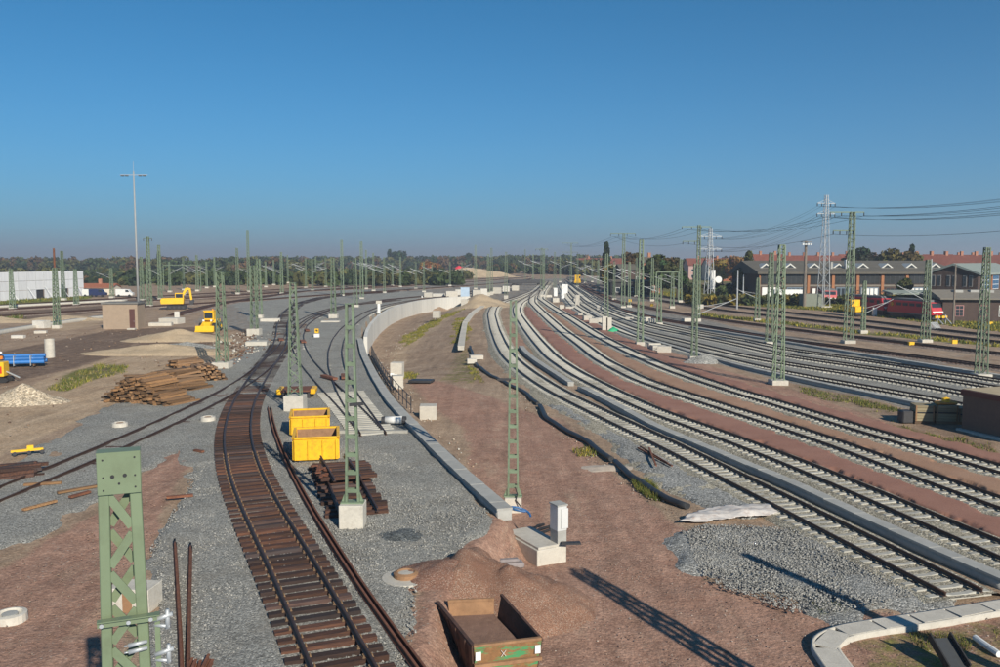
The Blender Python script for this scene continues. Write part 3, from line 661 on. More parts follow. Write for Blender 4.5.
# cantilever brackets (pale tubes)
for x, z, dx, dz in [(112,5.2,-4,1.6),(160.5,6.3,-3.5,1.8),(197.5,6.5,-5,2.2),(197.5,5.6,-5,2.2),(282,6,-4,1.6),(312.6,6,-4,2) if 312.6 in MASTS else (249,6,-4,1.8),
                     (925,5.8,-4.3,2.3),(863,3.0,4.6,2.4),(757,4.2,-4,1.8),(672,5.5,-4,1.6),(659,5.8,-3.2,1.2),(652,5.8,-4,1.4),(606,7,-4.5,1.7),(680,5.2,-4,1.7),(694,5.2,4.8,2.0)]:
    if x in MASTS: bracket(MASTS[x][0], z, dx, dz)
# cross spans (portal beams) between far masts
def portal(xa, xb, yb, yt, side, label):
    pa, pb = G(xa, yb, side), G(xb, yb, side); H = zat(pa, yt)-pa.z
    t = thing('portal_gantry', label, 'gantry', (pa+pb)/2, 0, None); c = (pa+pb)/2
    b = MB(); b.beam(pa-c+Vector((0,0,H)), pb-c+Vector((0,0,H)), .22, .28); b.build('beam', GREEN, t)
    for q in (pa, pb):
        b = MB(); b.beam(q-c, q-c+Vector((0,0,H+.3)), .22, .22); b.build('post', GREEN, t)
portal(164,201,291,265,'L','low gantry beam across the far left tracks behind the excavator')
portal(656,678,303,272,'R','low gantry beam in front of the round green trees')

# --- lighting pole
p = G(139,322,'L'); t = thing('lighting_pole', 'very tall slim grey lighting pole beside the small brown hut', 'pole', p)
H = zat(p, 171)
MB().cyl((0,0,0), (0,0,H), .22, .1, n=12).build('pole', mat_plain('dull_grey_pole', (.3,.31,.31), .7, 0, .1), t, smooth=True)
b = MB(); b.beam((-2.2,0,H-.6), (2.3,0,H-.6), .1, .1); b.build('lamp_bar', GALV, t)
for xx in (-1.8,-1.1,1.1,1.8): MB().box((xx,-.1,H-.75), (.45,.4,.14)).build('lamp', DARK, t)
MB().cyl((0,0,H), (0,0,H+1.6), .03, n=5).build('lightning_rod', GALV, t)

# --- big ladder masts (two channels and battens)
def ladder_mast(x, yb, yt, side, label, wb, wt, fw, fh, step, rz=0.0, fd=None, base=None):
    p = G(x, yb, side); H = zat(p, yt)-p.z
    t = thing('ladder_mast', label, 'mast', p, rz)
    foundation(t, fw, fh, CONC, fd)
    for s in (-1, 1):
        b = MB(); b.beam((s*wb/2,-.0,fh), (s*wt/2,0,H), .09, .2, up=(0,1,0)); b.build('channel', GREEN, t)
    z = fh+.5
    while z < H-.25:
        ww = wb+(wt-wb)*(z-fh)/(H-fh)
        for sy in (-.105, .105):
            MB().box((0,sy,z), (ww+.03,.02,.15)).build('batten', GREEN, t)
        z += step
    MB().box((0,0,H+.015), (wt+.12,.24,.03)).build('cap_plate', GREEN, t)
    bb = MB(); bb.box((0,0,fh+.03), (wb+.42,.42,.06))
    for s in (-1,1):
        bb.prism([(s*(wb/2+.05),fh+.06),(s*(wb/2+.2),fh+.06),(s*(wb/2+.05),fh+.45)], 'y', -.015, .015)
    bb.build('base_plate', GREEN, t)
    return t, p, H
M347 = ladder_mast(353,526,304,'L','green ladder mast on a pale block beside the sleeper panels', .48, .24, .95, .95, .72)
M510 = ladder_mast(513,509,301,'R','green ladder mast at the near end of the grey cable trough', .46, .24, .8, .62, .72)
for tt, pp, hh in (M510,):
    b = MB(); b.beam((-.1,-.15,hh*.63), (-.75,-.15,hh*.63), .12, .1); b.build('bracket_arm', DARK, tt)
    b = MB(); b.tube([(.1,-.2,1.1),(.2,-.3,.8),(.12,-.45,.55),(.35,-.6,.3)], .03); b.build('cable', BLACK, tt)
b = MB(); b.beam((-.05,-.16,4.9), (.5,-.16,4.95), .1, .12); b.build('bracket_arm', DARK, M347[0])
# --- zigzag lattice mast on the upper level, behind the skips
p = G(295.5,410,'L'); H = zat(p, 283); t = thing('zigzag_mast', 'green zigzag lattice mast rising behind the yellow skips', 'mast', p)
foundation(t, 1.35, 1.05, CONC)
for i in (-1,1):
    for j in (-1,1):
        b = MB(); b.beam((i*.42,j*.3,1.05), (i*.17,j*.14,H), .07, .07); b.build('leg', GREEN, t)
z = 1.1; k = 0
while z < H-.4:
    f = (z-1.05)/(H-1.05); f2 = (z+.62-1.05)/(H-1.05)
    wa, wb_ = .42+(.17-.42)*f, .42+(.17-.42)*f2; da, db = .3+(.14-.3)*f, .3+(.14-.3)*f2; s = 1 if k % 2 else -1
    for j in (-1,1):
        b = MB(); b.beam((s*wa*j,j*da,z), (-s*wb_*j,j*db,z+.62), .055, .02, up=(0,1,0)); b.build('diagonal', GREEN, t)
        b = MB(); b.beam((j*wa,s*da,z), (j*wb_,-s*db,z+.62), .02, .055, up=(0,1,0)); b.build('diagonal', GREEN, t)
    z += .62; k += 1
MB().box((0,0,H), (.44,.38,.06)).build('cap_plate', GREEN, t)
for zz in np.arange(H*.5, H*.86, .5):
    b = MB(); b.lathe([(.0,-.14),(.09,-.1),(.06,0),(.1,.05),(.05,.14),(0,.14)], (.12,-.34,zz), 8); b.beam((.1,-.2,zz), (.12,-.34,zz), .03, .03); b.build('insulator', DARK, t, smooth=True)
# --- the big mast head in the left foreground
DF = 8.65; bx = (113.5-500)/865*DF
zt = zat((bx, DF), 452); t = thing('lattice_mast', 'large green mast head with bolted plate cut by the bottom edge, left foreground', 'mast', (bx, DF, 0), .37); t['group'] = MG
H = zt
FG = mat_plain('fresh_green_paint', (.165,.21,.125), .45, 0, .08, 1.5, (.1,.11,.06), .35, .03)
for s, x0, x1 in ((-1,-.205,-.1), (1,.075,.185)):
    for q in (0,):
        b = MB(); wdn = .12
        b.add([(x0-(wdn if s<0 else -wdn*.0)*0, -.075, H-.02), (x1,-.075,H-.02), (x1,.075,H-.02), (x0,.075,H-.02),
               (x0+s*.14,-.1,.2), (x1+s*.14,-.1,.2), (x1+s*.14,.1,.2), (x0+s*.14,.1,.2)], [(0,1,2,3),(4,5,6,7),(0,1,5,4),(1,2,6,5),(2,3,7,6),(3,0,4,7)])
        b.build('channel', FG, t, bevel=.008)
hp = MB().box((-.01,-.092,H-.2), (.405,.03,.42)).build('head_plate', FG, t, bevel=.004)
MB().box((-.01,.092,H-.2), (.405,.03,.42)).build('head_plate', FG, t, bevel=.004)
MB().box((-.01,0,H+.012), (.41,.215,.022)).build('cap_plate', FG, t, bevel=.004)
for dx, dz, r in [(-.07,-.225,.02),(.045,-.22,.02),(-.01,-.3,.012),(-.155,-.23,.01),(.14,-.225,.01),(-.155,-.36,.01),(.14,-.345,.01),(-.155,-.05,.01),(.14,-.04,.01)]:
    b = MB(); b.cyl((dx,-.105,H+dz), (dx,-.112,H+dz), r, n=10); b.build('bolt', BLACK, hp)
z = H-.43; k = 0
while z > 1.0:
    e = .14*(H-z)/H; a, c = -.11-e, .085+e; s = k % 2 == 0; sp = .40
    zf = z
    b = MB(); b.beam((a if s else c,-.062,zf), (c if s else a,-.062,zf-sp*.83), .085, .014, up=(0,1,0)); b.build('diagonal', FG, t)
    b = MB(); b.beam((c if s else a,.062,zf), (a if s else c,.062,zf-sp*.83), .085, .012, up=(0,1,0)); b.build('diagonal', FG, t)
    z -= sp; k += 1
zc = zat((bx, DF), 615)
ca = MB(); ca.box((.02,-.15,zc), (.56,.05,.075)); ca.box((.02,-.18,zc+.035), (.56,.09,.012)); ca = ca.build('cross_arm', FG, t)
for dx in (-.22,.03,.24): MB().cyl((dx,-.16,zc-.01), (dx,-.2,zc-.01), .022, n=8).build('bolt', GALV, ca)
b = MB(); b.box((.3,-.06,zc-.28), (.05,.12,.55)); b.build('side_plate', FG, t)
for dz in (-.05,-.42):
    b = MB(); b.cyl((.27,-.12,zc+dz), (.45,-.14,zc+dz+.05), .025, n=8); b.cyl((.27,-.1,zc+dz-.06), (.42,-.14,zc+dz-.08), .02, n=8); b.cyl((.4,-.13,zc+dz-.1), (.4,-.13,zc+dz+.1), .03, .02, n=8); b.build('insulator_fitting', GALV, t, smooth=True)
for dz in (-.26,-.33):
    b = MB(); b.cyl((.02,-.17,zc+dz), (.2,-.17,zc+dz+.02), .026, .018, n=8); b.cyl((-.02,-.17,zc+dz), (.02,-.17,zc+dz), .01, n=6); b.build('clamp', GALV, t, smooth=True)
foundation(t, 1.4, .2)
# two masts standing just outside the frame: their shadows lie across the red soil
for pos, h, lb, wbt in [((11.1,16.3),9.3,'lattice mast outside the right edge casting the long shadow',(.8,.5)), ((17.2,19.2),8.6,'slim mast outside the right edge casting the thin shadow',(.28,.2))]:
    pz = LOWZ; t = thing('lattice_mast', lb, 'mast', (pos[0], pos[1], pz), 0, MG)
    lattice_mesh(h-.2, wbt[0], wbt[1], .2, .13, .11).build('lattice_frame', GREEN, t); foundation(t, 1.3, .3)

# --- line pylons and wires
def pylon(x, yb, yt, label, arms, D=None):
    p = G(x, yb, 'R') if D is None else D
    H = zat(p, yt)-p.z if yt else 27.
    t = thing('power_pylon', label, 'pylon', p, .3, 'slim grey power line pylons')
    lattice_mesh(H, 2.1, .55, 0, .13, .075).build('lattice_frame', GALV, t)
    for a, hw in arms:
        b = MB(); b.beam((-hw,0,H-a), (hw,0,H-a), .14, .16); b.beam((-hw,0,H-a), (0,0,H-a+.9), .07, .07); b.beam((hw,0,H-a), (0,0,H-a+.9), .07, .07); b.build('cross_arm', GALV, t)
        for xx in (-hw,-hw*.5,hw*.5,hw):
            MB().cyl((xx,0,H-a), (xx,0,H-a-.7), .1, n=6).build('insulator', DARK, t)
    MB().box((0,0,-.1), (2.8,2.8,.6)).build('foundation', CONC, t)
    return p, H
PY1 = pylon(823,307,195,'slim grey lattice power pylon standing before the engine shed',[(1.9,2.4),(4.2,2.4)])
PY2 = pylon(709,300,228,'smaller far power pylon left of the white signal drum',[(2.2,3.4),(5.4,3.4)])
P0 = (Vector((91,126,-1.3)), PY1[1])
WIREM = mat_plain('conductor_wire', (.035,.035,.04), .6, .3, .1, 1)
def wire(a, b, sag, label, r=.022, n=14):
    a = Vector(a); b = Vector(b); o = a
    m = MB(); pts = []
    for i in range(n+1):
        f = i/n; q = a.lerp(b, f); q.z -= sag*4*f*(1-f); pts.append(q-o)
    m.tube(pts, r, 5); ob = m.build('overhead_wire', WIREM, None, loc=o); tag(ob, label, 'wire', 'overhead power wires')
for lv, (a1, a2) in enumerate(((1.9, 2.2), (4.2, 5.4))):
    for k in (-2.4, -1.2, 1.2, 2.4):
        q1 = PY1[0]+Vector((k*math.cos(.3), k*math.sin(.3), PY1[1]-a1-.7)); q2 = PY2[0]+Vector((k*1.4, k*.4, PY2[1]-a2-.7)); q0 = P0[0]+Vector((k*math.cos(.3), k*math.sin(.3), P0[1]-a1-.7))
        nm = ('upper','lower')[lv]+' arm, '+{-2.4:'outer left',-1.2:'inner left',1.2:'inner right',2.4:'outer right'}[k]; wire(q1, q2, 2.2, 'power wire from slim to farther pylon, '+nm); wire(q1, q0, 1.7, 'power wire from slim pylon to right edge, '+nm)
def armpt(x, dx, dz): t, p, H = MASTS[x]; return p+Vector((dx, 0, H+dz-.5))
for dx, dz in ((-3.1,0),(-1.5,0),(1.6,0),(-2.6,-2.6)):
    wn = {-3.1:'left end of top arm',-1.5:'inner left of top arm',1.6:'right end of top arm',-2.6:'lower arm'}[dx]; a = armpt(848, dx, dz); c = Vector((60+dx, 76, a.z+.6))
    wire(a, c, .9, 'supply wire from tall mast to right edge, '+wn, .022)
    b2 = armpt(697.4, dx, dz-.2); wire(a, b2, 1.3, 'supply wire between the two tall masts, '+wn, .022)
    c2 = armpt(623, dx*.8, -.1); wire(b2, c2, 1.2, 'supply wire to mast near brick building, '+wn, .022)
    if dz == 0: wire(c2, armpt(571, dx, -.1), 1.5, 'supply wire towards the vanishing point, '+wn, .025)
# ------------------------------------------------------------------ walls, troughs and channels
Qw = smooth_path([W(x, y, .1) for x, y in [(365.5,338),(367,331),(371,324),(378,316.5),(389,309.5),(402,304.6),(418,301),(436,298.6),(455,297.4),(470,296.8)]], .5, 2.0)
Lw = np.r_[0, np.cumsum(np.hypot(*np.diff(Qw, axis=0).T))]; tw, rw = frames(Qw)
wl = thing('retaining_wall', 'curved pale concrete retaining wall below the left tracks', 'wall', (0,0,0))
def along(Q, L, s): return Vector((np.interp(s, L, Q[:,0]), np.interp(s, L, Q[:,1]), 0))
npan = int(Lw[-1]/3.0)
for i in range(npan):
    a, b_ = along(Qw, Lw, i*Lw[-1]/npan+.03), along(Qw, Lw, (i+1)*Lw[-1]/npan-.03); m = (a+b_)/2; d = (b_-a)
    MB().box((0,0,0), (d.length, .5, 3.7+random.uniform(-.02,.02))).build('panel', WALLC, wl, loc=(m.x, m.y, -1.6), rot=(0,0,math.atan2(d.y, d.x)+random.gauss(0,.002)))
def trough(label, px, side, off, wid, hgt, seg, mat, dz=0.0, gap=.012, skips=()):
    Q = smooth_path([G(x, y, side, hgt) for x, y in px], .4, 2.0); 
    t_, r_ = frames(Q); Q = Q+r_*off; L = np.r_[0, np.cumsum(np.hypot(*np.diff(Q, axis=0).T))]; n = int(L[-1]/seg)
    t = thing('cable_trough', label, 'cable trough', (0,0,0))
    zz = TT(Q[:,0], Q[:,1]) if side == 'R' else np.zeros(len(Q))
    if side == 'R': zz = np.array([zR(y) for y in Q[:,1]])
    sweep(Q, zz, [(-wid*.5+.04,-.2),(wid*.5-.04,-.2),(wid*.5-.04,hgt-.06),(-wid*.5+.04,hgt-.06)], mat, 'trough_body', t)
    me = MB().box((0,0,0), (seg-gap, wid, .1)).mesh('cover_slab', mat)
    for i in range(n):
        if i in skips: continue
        a, b_ = along(Q, L, i*seg), along(Q, L, (i+1)*seg); m = (a+b_)/2; d = b_-a
        link('cover_slab', me, t, (m.x, m.y, float(np.interp(i*seg, L, zz))+hgt-.008+random.gauss(0,.006)), (random.gauss(0,.008),random.gauss(0,.006),math.atan2(d.y,d.x)+random.gauss(0,.008)))
    return Q, L
TQ, TL = trough('grey concrete cable trough along the foot of the left embankment', [(357,338),(360.5,354.5),(372,378.5),(386,401),(403,419.5),(421,438.5),(450,467.5),(479,494),(497,510)][::-1], 'L', .34, .68, .28, 1.0, CONCG)
trough('long grey cable trough running between the two nearest right hand tracks', [(1010,580),(956,557),(890,528),(824,496.4),(780,476.5),(740,460.5),(700,443.6),(656,426),(621,406.5),(592,391.5),(580,386)], 'R', 0, .62, .34, 1.2, CONCG)
trough('short curved cable trough between the tracks behind the ladder mast', [(571,382.5),(552.8,371),(533,358),(524,350),(520.5,345)], 'R', 0, .62, .34, 1.2, CONCG)
trough('pale kerb trough beside the weeds at the foot of the earth bank', [(461,346),(463,333),(465,322),(472,313),(481,306.5),(490,303.5)], 'R', 0, .9, .35, 1.5, CONC)
trough('cable trough left of the first track on the grey gravel field', [(1000,423),(930,405),(850,388.5),(790,376),(744,366),(700,354),(650,339),(612,323),(590,311)], 'R', 0, .7, .3, 1.2, CONCG)
trough('cable trough behind the four tracks of the grey gravel field', [(1060,384),(980,372),(900,359.5),(820,347),(740,334),(690,326)], 'R', 0, .7, .3, 1.2, CONCG)
# long pale kerb at the far left
for lb, px, wd in [('long pale concrete kerb slab left of the small hut', [(-60,345),(0,330),(60,321),(105,315)], 1.6), ('thin pale kerb running along the far left tracks', [(-60,309),(0,305.5),(60,302.5),(130,299)], 1.2)]:
    Q = smooth_path([G(x, y, 'L', .4) for x, y in px], 2., 4.)
    o = sweep(Q, np.zeros(len(Q)), [(-wd/2,-.2),(wd/2,-.2),(wd/2,.4),(-wd/2,.4)], CONC, 'concrete_kerb'); tag(o, lb, 'kerb')
# cables beside the trough, and the railing
for k, (o_, lb) in enumerate(((.62,'thick black cable lying right beside the left cable trough'), (.82,'middle black cable beside the left cable trough'), (1.05,'outer black cable beside the left cable trough'))):
    t_, r_ = frames(TQ); sel = slice(int(len(TQ)*.43), len(TQ)); P = (TQ-r_*0)[sel]; R_ = r_[sel]
    pts = [Vector((a[0]+b_[0]*(o_+.06*math.sin(i*.3+k)), a[1]+b_[1]*(o_+.06*math.sin(i*.3+k)), .1+T1(a[0]+b_[0]*o_, a[1]+b_[1]*o_)+.15)) for i, (a, b_) in enumerate(zip(P[::4], R_[::4]))]
    o = MB().tube(pts, .065, 6).build('black_cable', BLACK); tag(o, lb, 'cable')
rl = thing('handrail', 'dark metal handrail on the slope beside the left cable trough', 'railing', (0,0,0))
Qr_ = smooth_path([G(x, y, 'L') for x, y in [(411,412),(398,398),(386,383),(377,368),(371,354)]], .5, 1.5); Lr = np.r_[0, np.cumsum(np.hypot(*np.diff(Qr_, axis=0).T))]
prev = None
for s in np.arange(0, Lr[-1], 1.9):
    q = along(Qr_, Lr, s); q.z = -.2
    MB().cyl((0,0,-.5), (0,0,1.25), .04, n=6).build('post', DARK, rl, loc=q)
    if prev is not None:
        for h in (.65, 1.22): MB().cyl(prev+Vector((0,0,h)), q+Vector((0,0,h)), .03, n=6).build('rail_bar', DARK, rl)
    prev = q
# drainage channel bottom right
Qc = smooth_path([GR(x, y, .12) for x, y in [(1085,593),(1000,605),(935,616),(880,624),(845,630),(826,638),(824,646),(834,660),(846,676),(866,700)]], .25, .45)
zc_ = np.array([T1(a, b_) for a, b_ in Qc])
ch = thing('drainage_channel', 'bent concrete drainage channel in the red soil at bottom right', 'channel', (0,0,0))
sweep(Qc, zc_, [(-.42,-.3),(.42,-.3),(.42,.12),(.3,.12),(.3,-.1),(-.3,-.1),(-.3,.12),(-.42,.12)], CONC, 'channel_body', ch)
for s in range(0, len(Qc)-6, 6):
    if 92 < s < 104: continue
    a = Vector((Qc[s][0], Qc[s][1], 0)); b_ = Vector((Qc[s+5][0], Qc[s+5][1], 0)); d = b_-a; m = (a+b_)/2
    MB().box((0,0,0), (d.length*1.12, .66, .06)).build('cover_slab', CONC, ch, loc=(m.x, m.y, zc_[s+2]+.1+random.gauss(0,.008)), rot=(0,0,math.atan2(d.y,d.x)+random.gauss(0,.02)))

# ------------------------------------------------------------------ foreground objects
def skip(x, y, label, rz, L=2.7, Wd=2.3, Ht=1.15):
    p = Vector((x, y, .05)); t = thing('yellow_skip', label, 'skip', p, rz, 'yellow steel skips on the gravel')
    th = .06
    for nm, c, d in [('front_wall',(0,-L/2,Ht/2+.1),(Wd,th,Ht)),('rear_wall',(0,L/2,Ht/2+.1),(Wd,th,Ht)),('side_wall',(-Wd/2,0,Ht/2+.1),(th,L-th,Ht)),('side_wall',(Wd/2,0,Ht/2+.1),(th,L-th,Ht))]:
        w_ = MB().box(c, d).build(nm, YELLOW, t, bevel=.01)
        if nm == 'front_wall':
            for xx in (-Wd/2+.08,-Wd/6,Wd/6,Wd/2-.08): MB().box((xx,-L/2-.07,Ht/2+.06), (.1,.09,Ht-.12)).build('rib', YELLOW, w_, bevel=.01)
        if nm == 'side_wall':
            for yy in np.linspace(-L/2+.15, L/2-.15, 4): MB().box((c[0]*1.035,yy,Ht/2+.06), (.07,.1,Ht-.12)).build('rib', YELLOW, w_)
    b = MB()
    for s in (-1,1): b.box((0,s*(L/2+.02),Ht+.12), (Wd+.2,.16,.1)); b.box((s*(Wd/2+.02),0,Ht+.122), (.16,L+.2,.1))
    b.build('rim', YELLOW, t, bevel=.01)
    MB().box((0,0,.2), (Wd-.1,L-.1,.1)).build('floor', RUST, t)
    li = MB(); e = .035
    for s in (-1,1): li.box((s*(Wd/2-e-.005),0,Ht/2+.1), (.012,L-.16,Ht-.04)); li.box((0,s*(L/2-e-.005),Ht/2+.1), (Wd-.16,.012,Ht-.04))
    li.build('rusty_lining', RUSTTAN, t)
    for s in (-1,1): MB().box((s*.8,0,.05), (.18,L,.14)).build('skid', DARK, t)
    return t
RUSTTAN = mat_plain('rusty_lining', (.3,.17,.09), .85, 0, .25, 2, (.16,.08,.045), .6)
q = W(311,463,0); skip(q.x, q.y+1.4, 'nearer yellow skip right behind the sleeper panels', .19, 2.7, 2.25)
q2 = W(305.5,437,0); skip(q2.x, q2.y+1.3, 'rear yellow skip in front of the zigzag mast', .2, 2.6, 2.2, 1.05)
p = W(296,399,0); t = thing('rail_trolley', 'low yellow ended rail trolley with brown deck behind the zigzag mast', 'trolley', p, .12)
MB().box((0,.9,.62), (2.2,2.3,.12)).build('deck', RUST, t)
for s in (-1,1):
    MB().box((s*1.25,.8,.55), (.42,1.9,.4)).build('end_box', YELLOW, t, bevel=.08)
    MB().box((s*.95,.9,.3), (.18,2.0,.5)).build('side_frame', DARK, t)
    for yy in (.2,1.6): MB().cyl((s*.72,yy,.22), (s*.82,yy,.22), .22, n=12).build('wheel', DARK, t)
# sleeper panels stacked
def panel_stack():
    c = W(345,488,0); ang = math.atan2(-(W(314,454).x-W(334,504).x), W(314,454).y-W(334,504).y)
    t = thing('track_panel_stack', 'stack of two rusty track panels with dark timber sleepers before the skips', 'track panels', (c.x, c.y, .03), ang)
    me = MB().box((0,0,.08), (2.6,.26,.16)).mesh('sleeper', WOODS)
    for i in range(14):
        y = -4.6+i*.64
        link('sleeper', me, t, (random.gauss(0,.06)+.0, y, .0), (0,0,random.gauss(0,.03)))
    for i in range(7):
        y = .1+i*.46; link('sleeper', me, t, (.1+random.gauss(0,.05), y, .36), (0,0,random.gauss(0,.015)))
    for s in (-.7535,.7535):
        r = MB(); pr = rail_prof(s); r.prism(pr, 'y', -4.9, 4.2); r.build('rail', RAILM, t, loc=(0,0,.172))
    for s in (-.65,.55):
        r = MB(); r.prism(rail_prof(s), 'y', -.9, 3.9); r.build('rail', RAILM, t, loc=(.05,0,.54), rot=(0,0,.04))
    for i in range(9):
        MB().box((0,0,0), (.36,.17,.05)).build('baseplate', RUST, t, loc=(-.95+random.uniform(-.3,.3), 1.2+random.uniform(-1.2,1.2), .56+random.uniform(0,.1)), rot=(random.uniform(-.2,.2),random.uniform(-.2,.2),random.uniform(0,3)))
panel_stack()
# loose rails
def loose_rail(px, side, label, rz=None, h=0.03, mat=RUST, roll=0, win=2.5):
    Q = smooth_path([G(x, y, side, .16) for x, y in px], .6, win)
    o = sweep(Q, TT(Q[:,0], Q[:,1])*(1 if side == 'R' else 0)+h+.04, rail_prof(0), mat, 'loose_rail'); tag(o, label, 'rail', 'loose rusty rails'); return o
la = [(268,407),(270,420),(276,440),(285,462),(297,487),(313,515),(333,547),(357,585),(385,625),(414,664),(440,700)]
loose_rail(la, 'L', 'left of two long rusty rails lying right of the dark timber track')
loose_rail([(x+4.6*(y-258)/260, y) for x, y in la], 'L', 'right of two long rusty rails lying beside the dark timber track')
loose_rail([(182,690),(180.5,645),(178,600),(176,565),(174.5,540)], 'L', 'left rusty rail of the pair pointing up beside the foreground mast', win=1.)
loose_rail([(187.5,690),(188,645),(189,600),(190,565),(190.5,541)], 'L', 'right rusty rail of the pair pointing up beside the foreground mast', win=1.)
pb = W(199,672,0); t = thing('rail_offcuts', 'small bundle of rusty rail offcuts at the bottom edge', 'rail offcuts', pb)
for i in range(5): MB().prism(rail_prof(0), 'y', -.9, .35+random.uniform(-.15,.15)).build('offcut', RUST, t, loc=(-.25+i*.13,0,.03+.05*(i%2)), rot=(.03,0,random.gauss(.1,.05)))
t = thing('track_switch_bar', 'rust brown check rail beside the turnout frog', 'rail', G(329,380,'L'), .62); MB().box((0,0,.25),(.45,2.6,.2)).build('bar', RUST, t)
t = thing('track_switch_bar', 'rust brown switch box at the right hand rail of the turnout', 'rail', G(344,379,'L'), .2); MB().box((0,0,.25),(.5,2.4,.2)).build('bar', RUST, t)
for x, y in ((281,341),(307,331.5),(303,343)):
    t = thing('track_switch_bar', {281:'orange rust plate left of the far track crossing',307:'orange rust plate right of the far track crossing',303:'orange rust plate below the far track crossing'}[x], 'rail', G(x, y, 'L'), .3); MB().box((0,0,.22),(.6,2.8,.16)).build('bar', RUST, t)
# turnout head sleeper and point machine
p = W(394,425,0); t = thing('point_machine', 'white and black point machine at the end of the turnout', 'point machine', p, -.1)
MB().cyl((-.55,0,.3), (.55,0,.34), .24, n=12).build('housing', WHITE, t, smooth=True)
for s in (-1,1): MB().cyl((s*.56,0,.3+s*.02), (s*.78,0,.3+s*.02), .26, n=12).build('end_cap', DARK, t)
tu = W(370,432,.1); MB_ = MB().box((0,0,.1), (5.2,.3,.22)); o = MB_.build('long_sleeper', SLEEPC, None, loc=(tu.x-.3,tu.y,0), rot=(0,0,0)); tag(o, 'long pale end sleeper in front of the turnout', 'sleeper')
# turnout bearers
tb = thing('turnout_bearers', 'pale concrete turnout bearers fanning under the two diverging tracks', 'sleepers', (0,0,0))
QD, _z = TRACKS['pale sleeper track sweeping left behind the yellow skips']; QE, _ = TRACKS['pale sleeper track curving along the top of the retaining wall']
LD = np.r_[0, np.cumsum(np.hypot(*np.diff(QD, axis=0).T))]; LE = np.r_[0, np.cumsum(np.hypot(*np.diff(QE, axis=0).T))]
for i in range(28):
    a, c = along(QD, LD, .4+i*.62), along(QE, LE, .4+i*.62); d = c-a; gap = d.length
    tD = np.array([np.interp(.4+i*.62, LD, frames(QD)[0][:,j]) for j in (0,1)]); tD = tD/np.linalg.norm(tD); rD = Vector((tD[1],-tD[0],0))
    L_ = 2.7+gap; m = a+rD*(gap/2)
    MB().box((0,0,0), (L_,.27,.2)).build('bearer', SLEEPC, tb, loc=(m.x, m.y, .03), rot=(0,0,math.atan2(rD.y,rD.x)+random.gauss(0,.006)))
# concrete bits
def block(x, y, side, d, label, rz=0.0, mat=CONC, group=None, name='concrete_block', z=0.0, bev=.02):
    p = G(x, y, side); o = MB().box((0,d[1]/2,d[2]/2-.1), (d[0],d[1],d[2]+.2)).build(name, mat, None, loc=(p.x,p.y,p.z+z), rot=(0,0,rz), bevel=bev); tag(o, label, 'block', group); return o
def box_thing(name, cat, x, y, side, d, label, rz=0.0, mat=CONC):
    o = block(x, y, side, d, label, rz, mat, None, name); o['category'] = cat; return o
p = G(552,563,'R'); p.z = T1(p.x, p.y)
t = thing('cabinet_plinth', 'long pale concrete plinth carrying the narrow grey cabinet', 'plinth', (p.x, p.y, p.z), .5)
MB().box((0,1.35,.22), (1.35,2.7,.75)).build('slab', CONC, t, bevel=.02)
MB().box((-.02,1.3,.64), (1.15,2.5,.1)).build('top_slab', CONC, t, bevel=.015)
t2 = thing('cable_cabinet', 'narrow tall grey cabinet standing on the concrete plinth', 'cabinet', (p.x+.28, p.y+.55, p.z+.69), .5)
MB().box((0,0,.25), (.42,.55,.5)).build('base', CONCG, t2); MB().box((0,0,1.0), (.44,.57,1.0)).build('body', mat_plain('pale_grey_cabinet', (.55,.56,.56), .5, 0, .05), t2, bevel=.01); MB().box((0,0,1.53), (.5,.63,.06)).build('lid', CONCG, t2)
MB().box((.1,-.32,1.0), (.3,.02,.8)).build('door', mat_plain('cabinet_door', (.6,.61,.61), .5, 0, .04), t2)
o = MB().box((0,0,.03), (.75,.28,.06)).build('steel_plate', DARK, None, loc=(p.x+.75,p.y+.15,p.z+.72), rot=(0,0,.1)); tag(o, 'flat dark steel plate lying on the plinth beside the cabinet', 'plate')
cc = G(517,537,'R'); m = MB(); pts = [Vector((.55*math.cos(a)*.8, .35*math.sin(a), .35+.28*math.sin(a*.5)+.03*a)) for a in np.linspace(0, 5.2, 16)]
o = m.tube(pts, .05, 6).build('cable_coil', mat_plain('blue_hose', (.03,.12,.3), .5), None, loc=(cc.x+.15, cc.y+.4, T1(cc.x,cc.y)+.05)); tag(o, 'coil of blue and black cable beside the ladder mast', 'cable')
m = MB(); 
for k in range(3): m.tube([Vector((.25*k+.12*math.sin(i*.8+k), .28*i, .12+.1*math.sin(i*.6+k))) for i in range(8)], .06, 6)
o = m.build('black_conduit', BLACK, None, loc=(cc.x+.35, cc.y-.2, T1(cc.x+.5,cc.y+.4)+.03), rot=(0,0,-.5)); tag(o, 'black conduits trailing from the mast to the plinth', 'cable')
sb = G(504,549,'L'); m = MB(); m.prism([(-.6,-.15),(.5,-.2),(.62,.1),(-.45,.2)], 'z', .1, .16); o = m.build('plywood_board', WOODL, None, loc=(sb.x-.1, sb.y, T1(sb.x,sb.y)+.1), rot=(.15,.1,.3)); tag(o, 'pale board lying at the gravel edge near the plinth', 'board')
m = MB(); m.box((0,0,.12), (1.3,.5,.22)); m.box((.1,.05,.27), (.8,.3,.14)); o = m.build('rubble_bag', mat_plain('grey_tarp', (.25,.22,.22), .8, 0, .3, 3), None, loc=(sb.x+.1, sb.y+.9, T1(sb.x,sb.y)+.1), rot=(0,0,.2), bevel=.06); tag(o, 'crumpled grey sack on the gravel left of the plinth', 'sack')
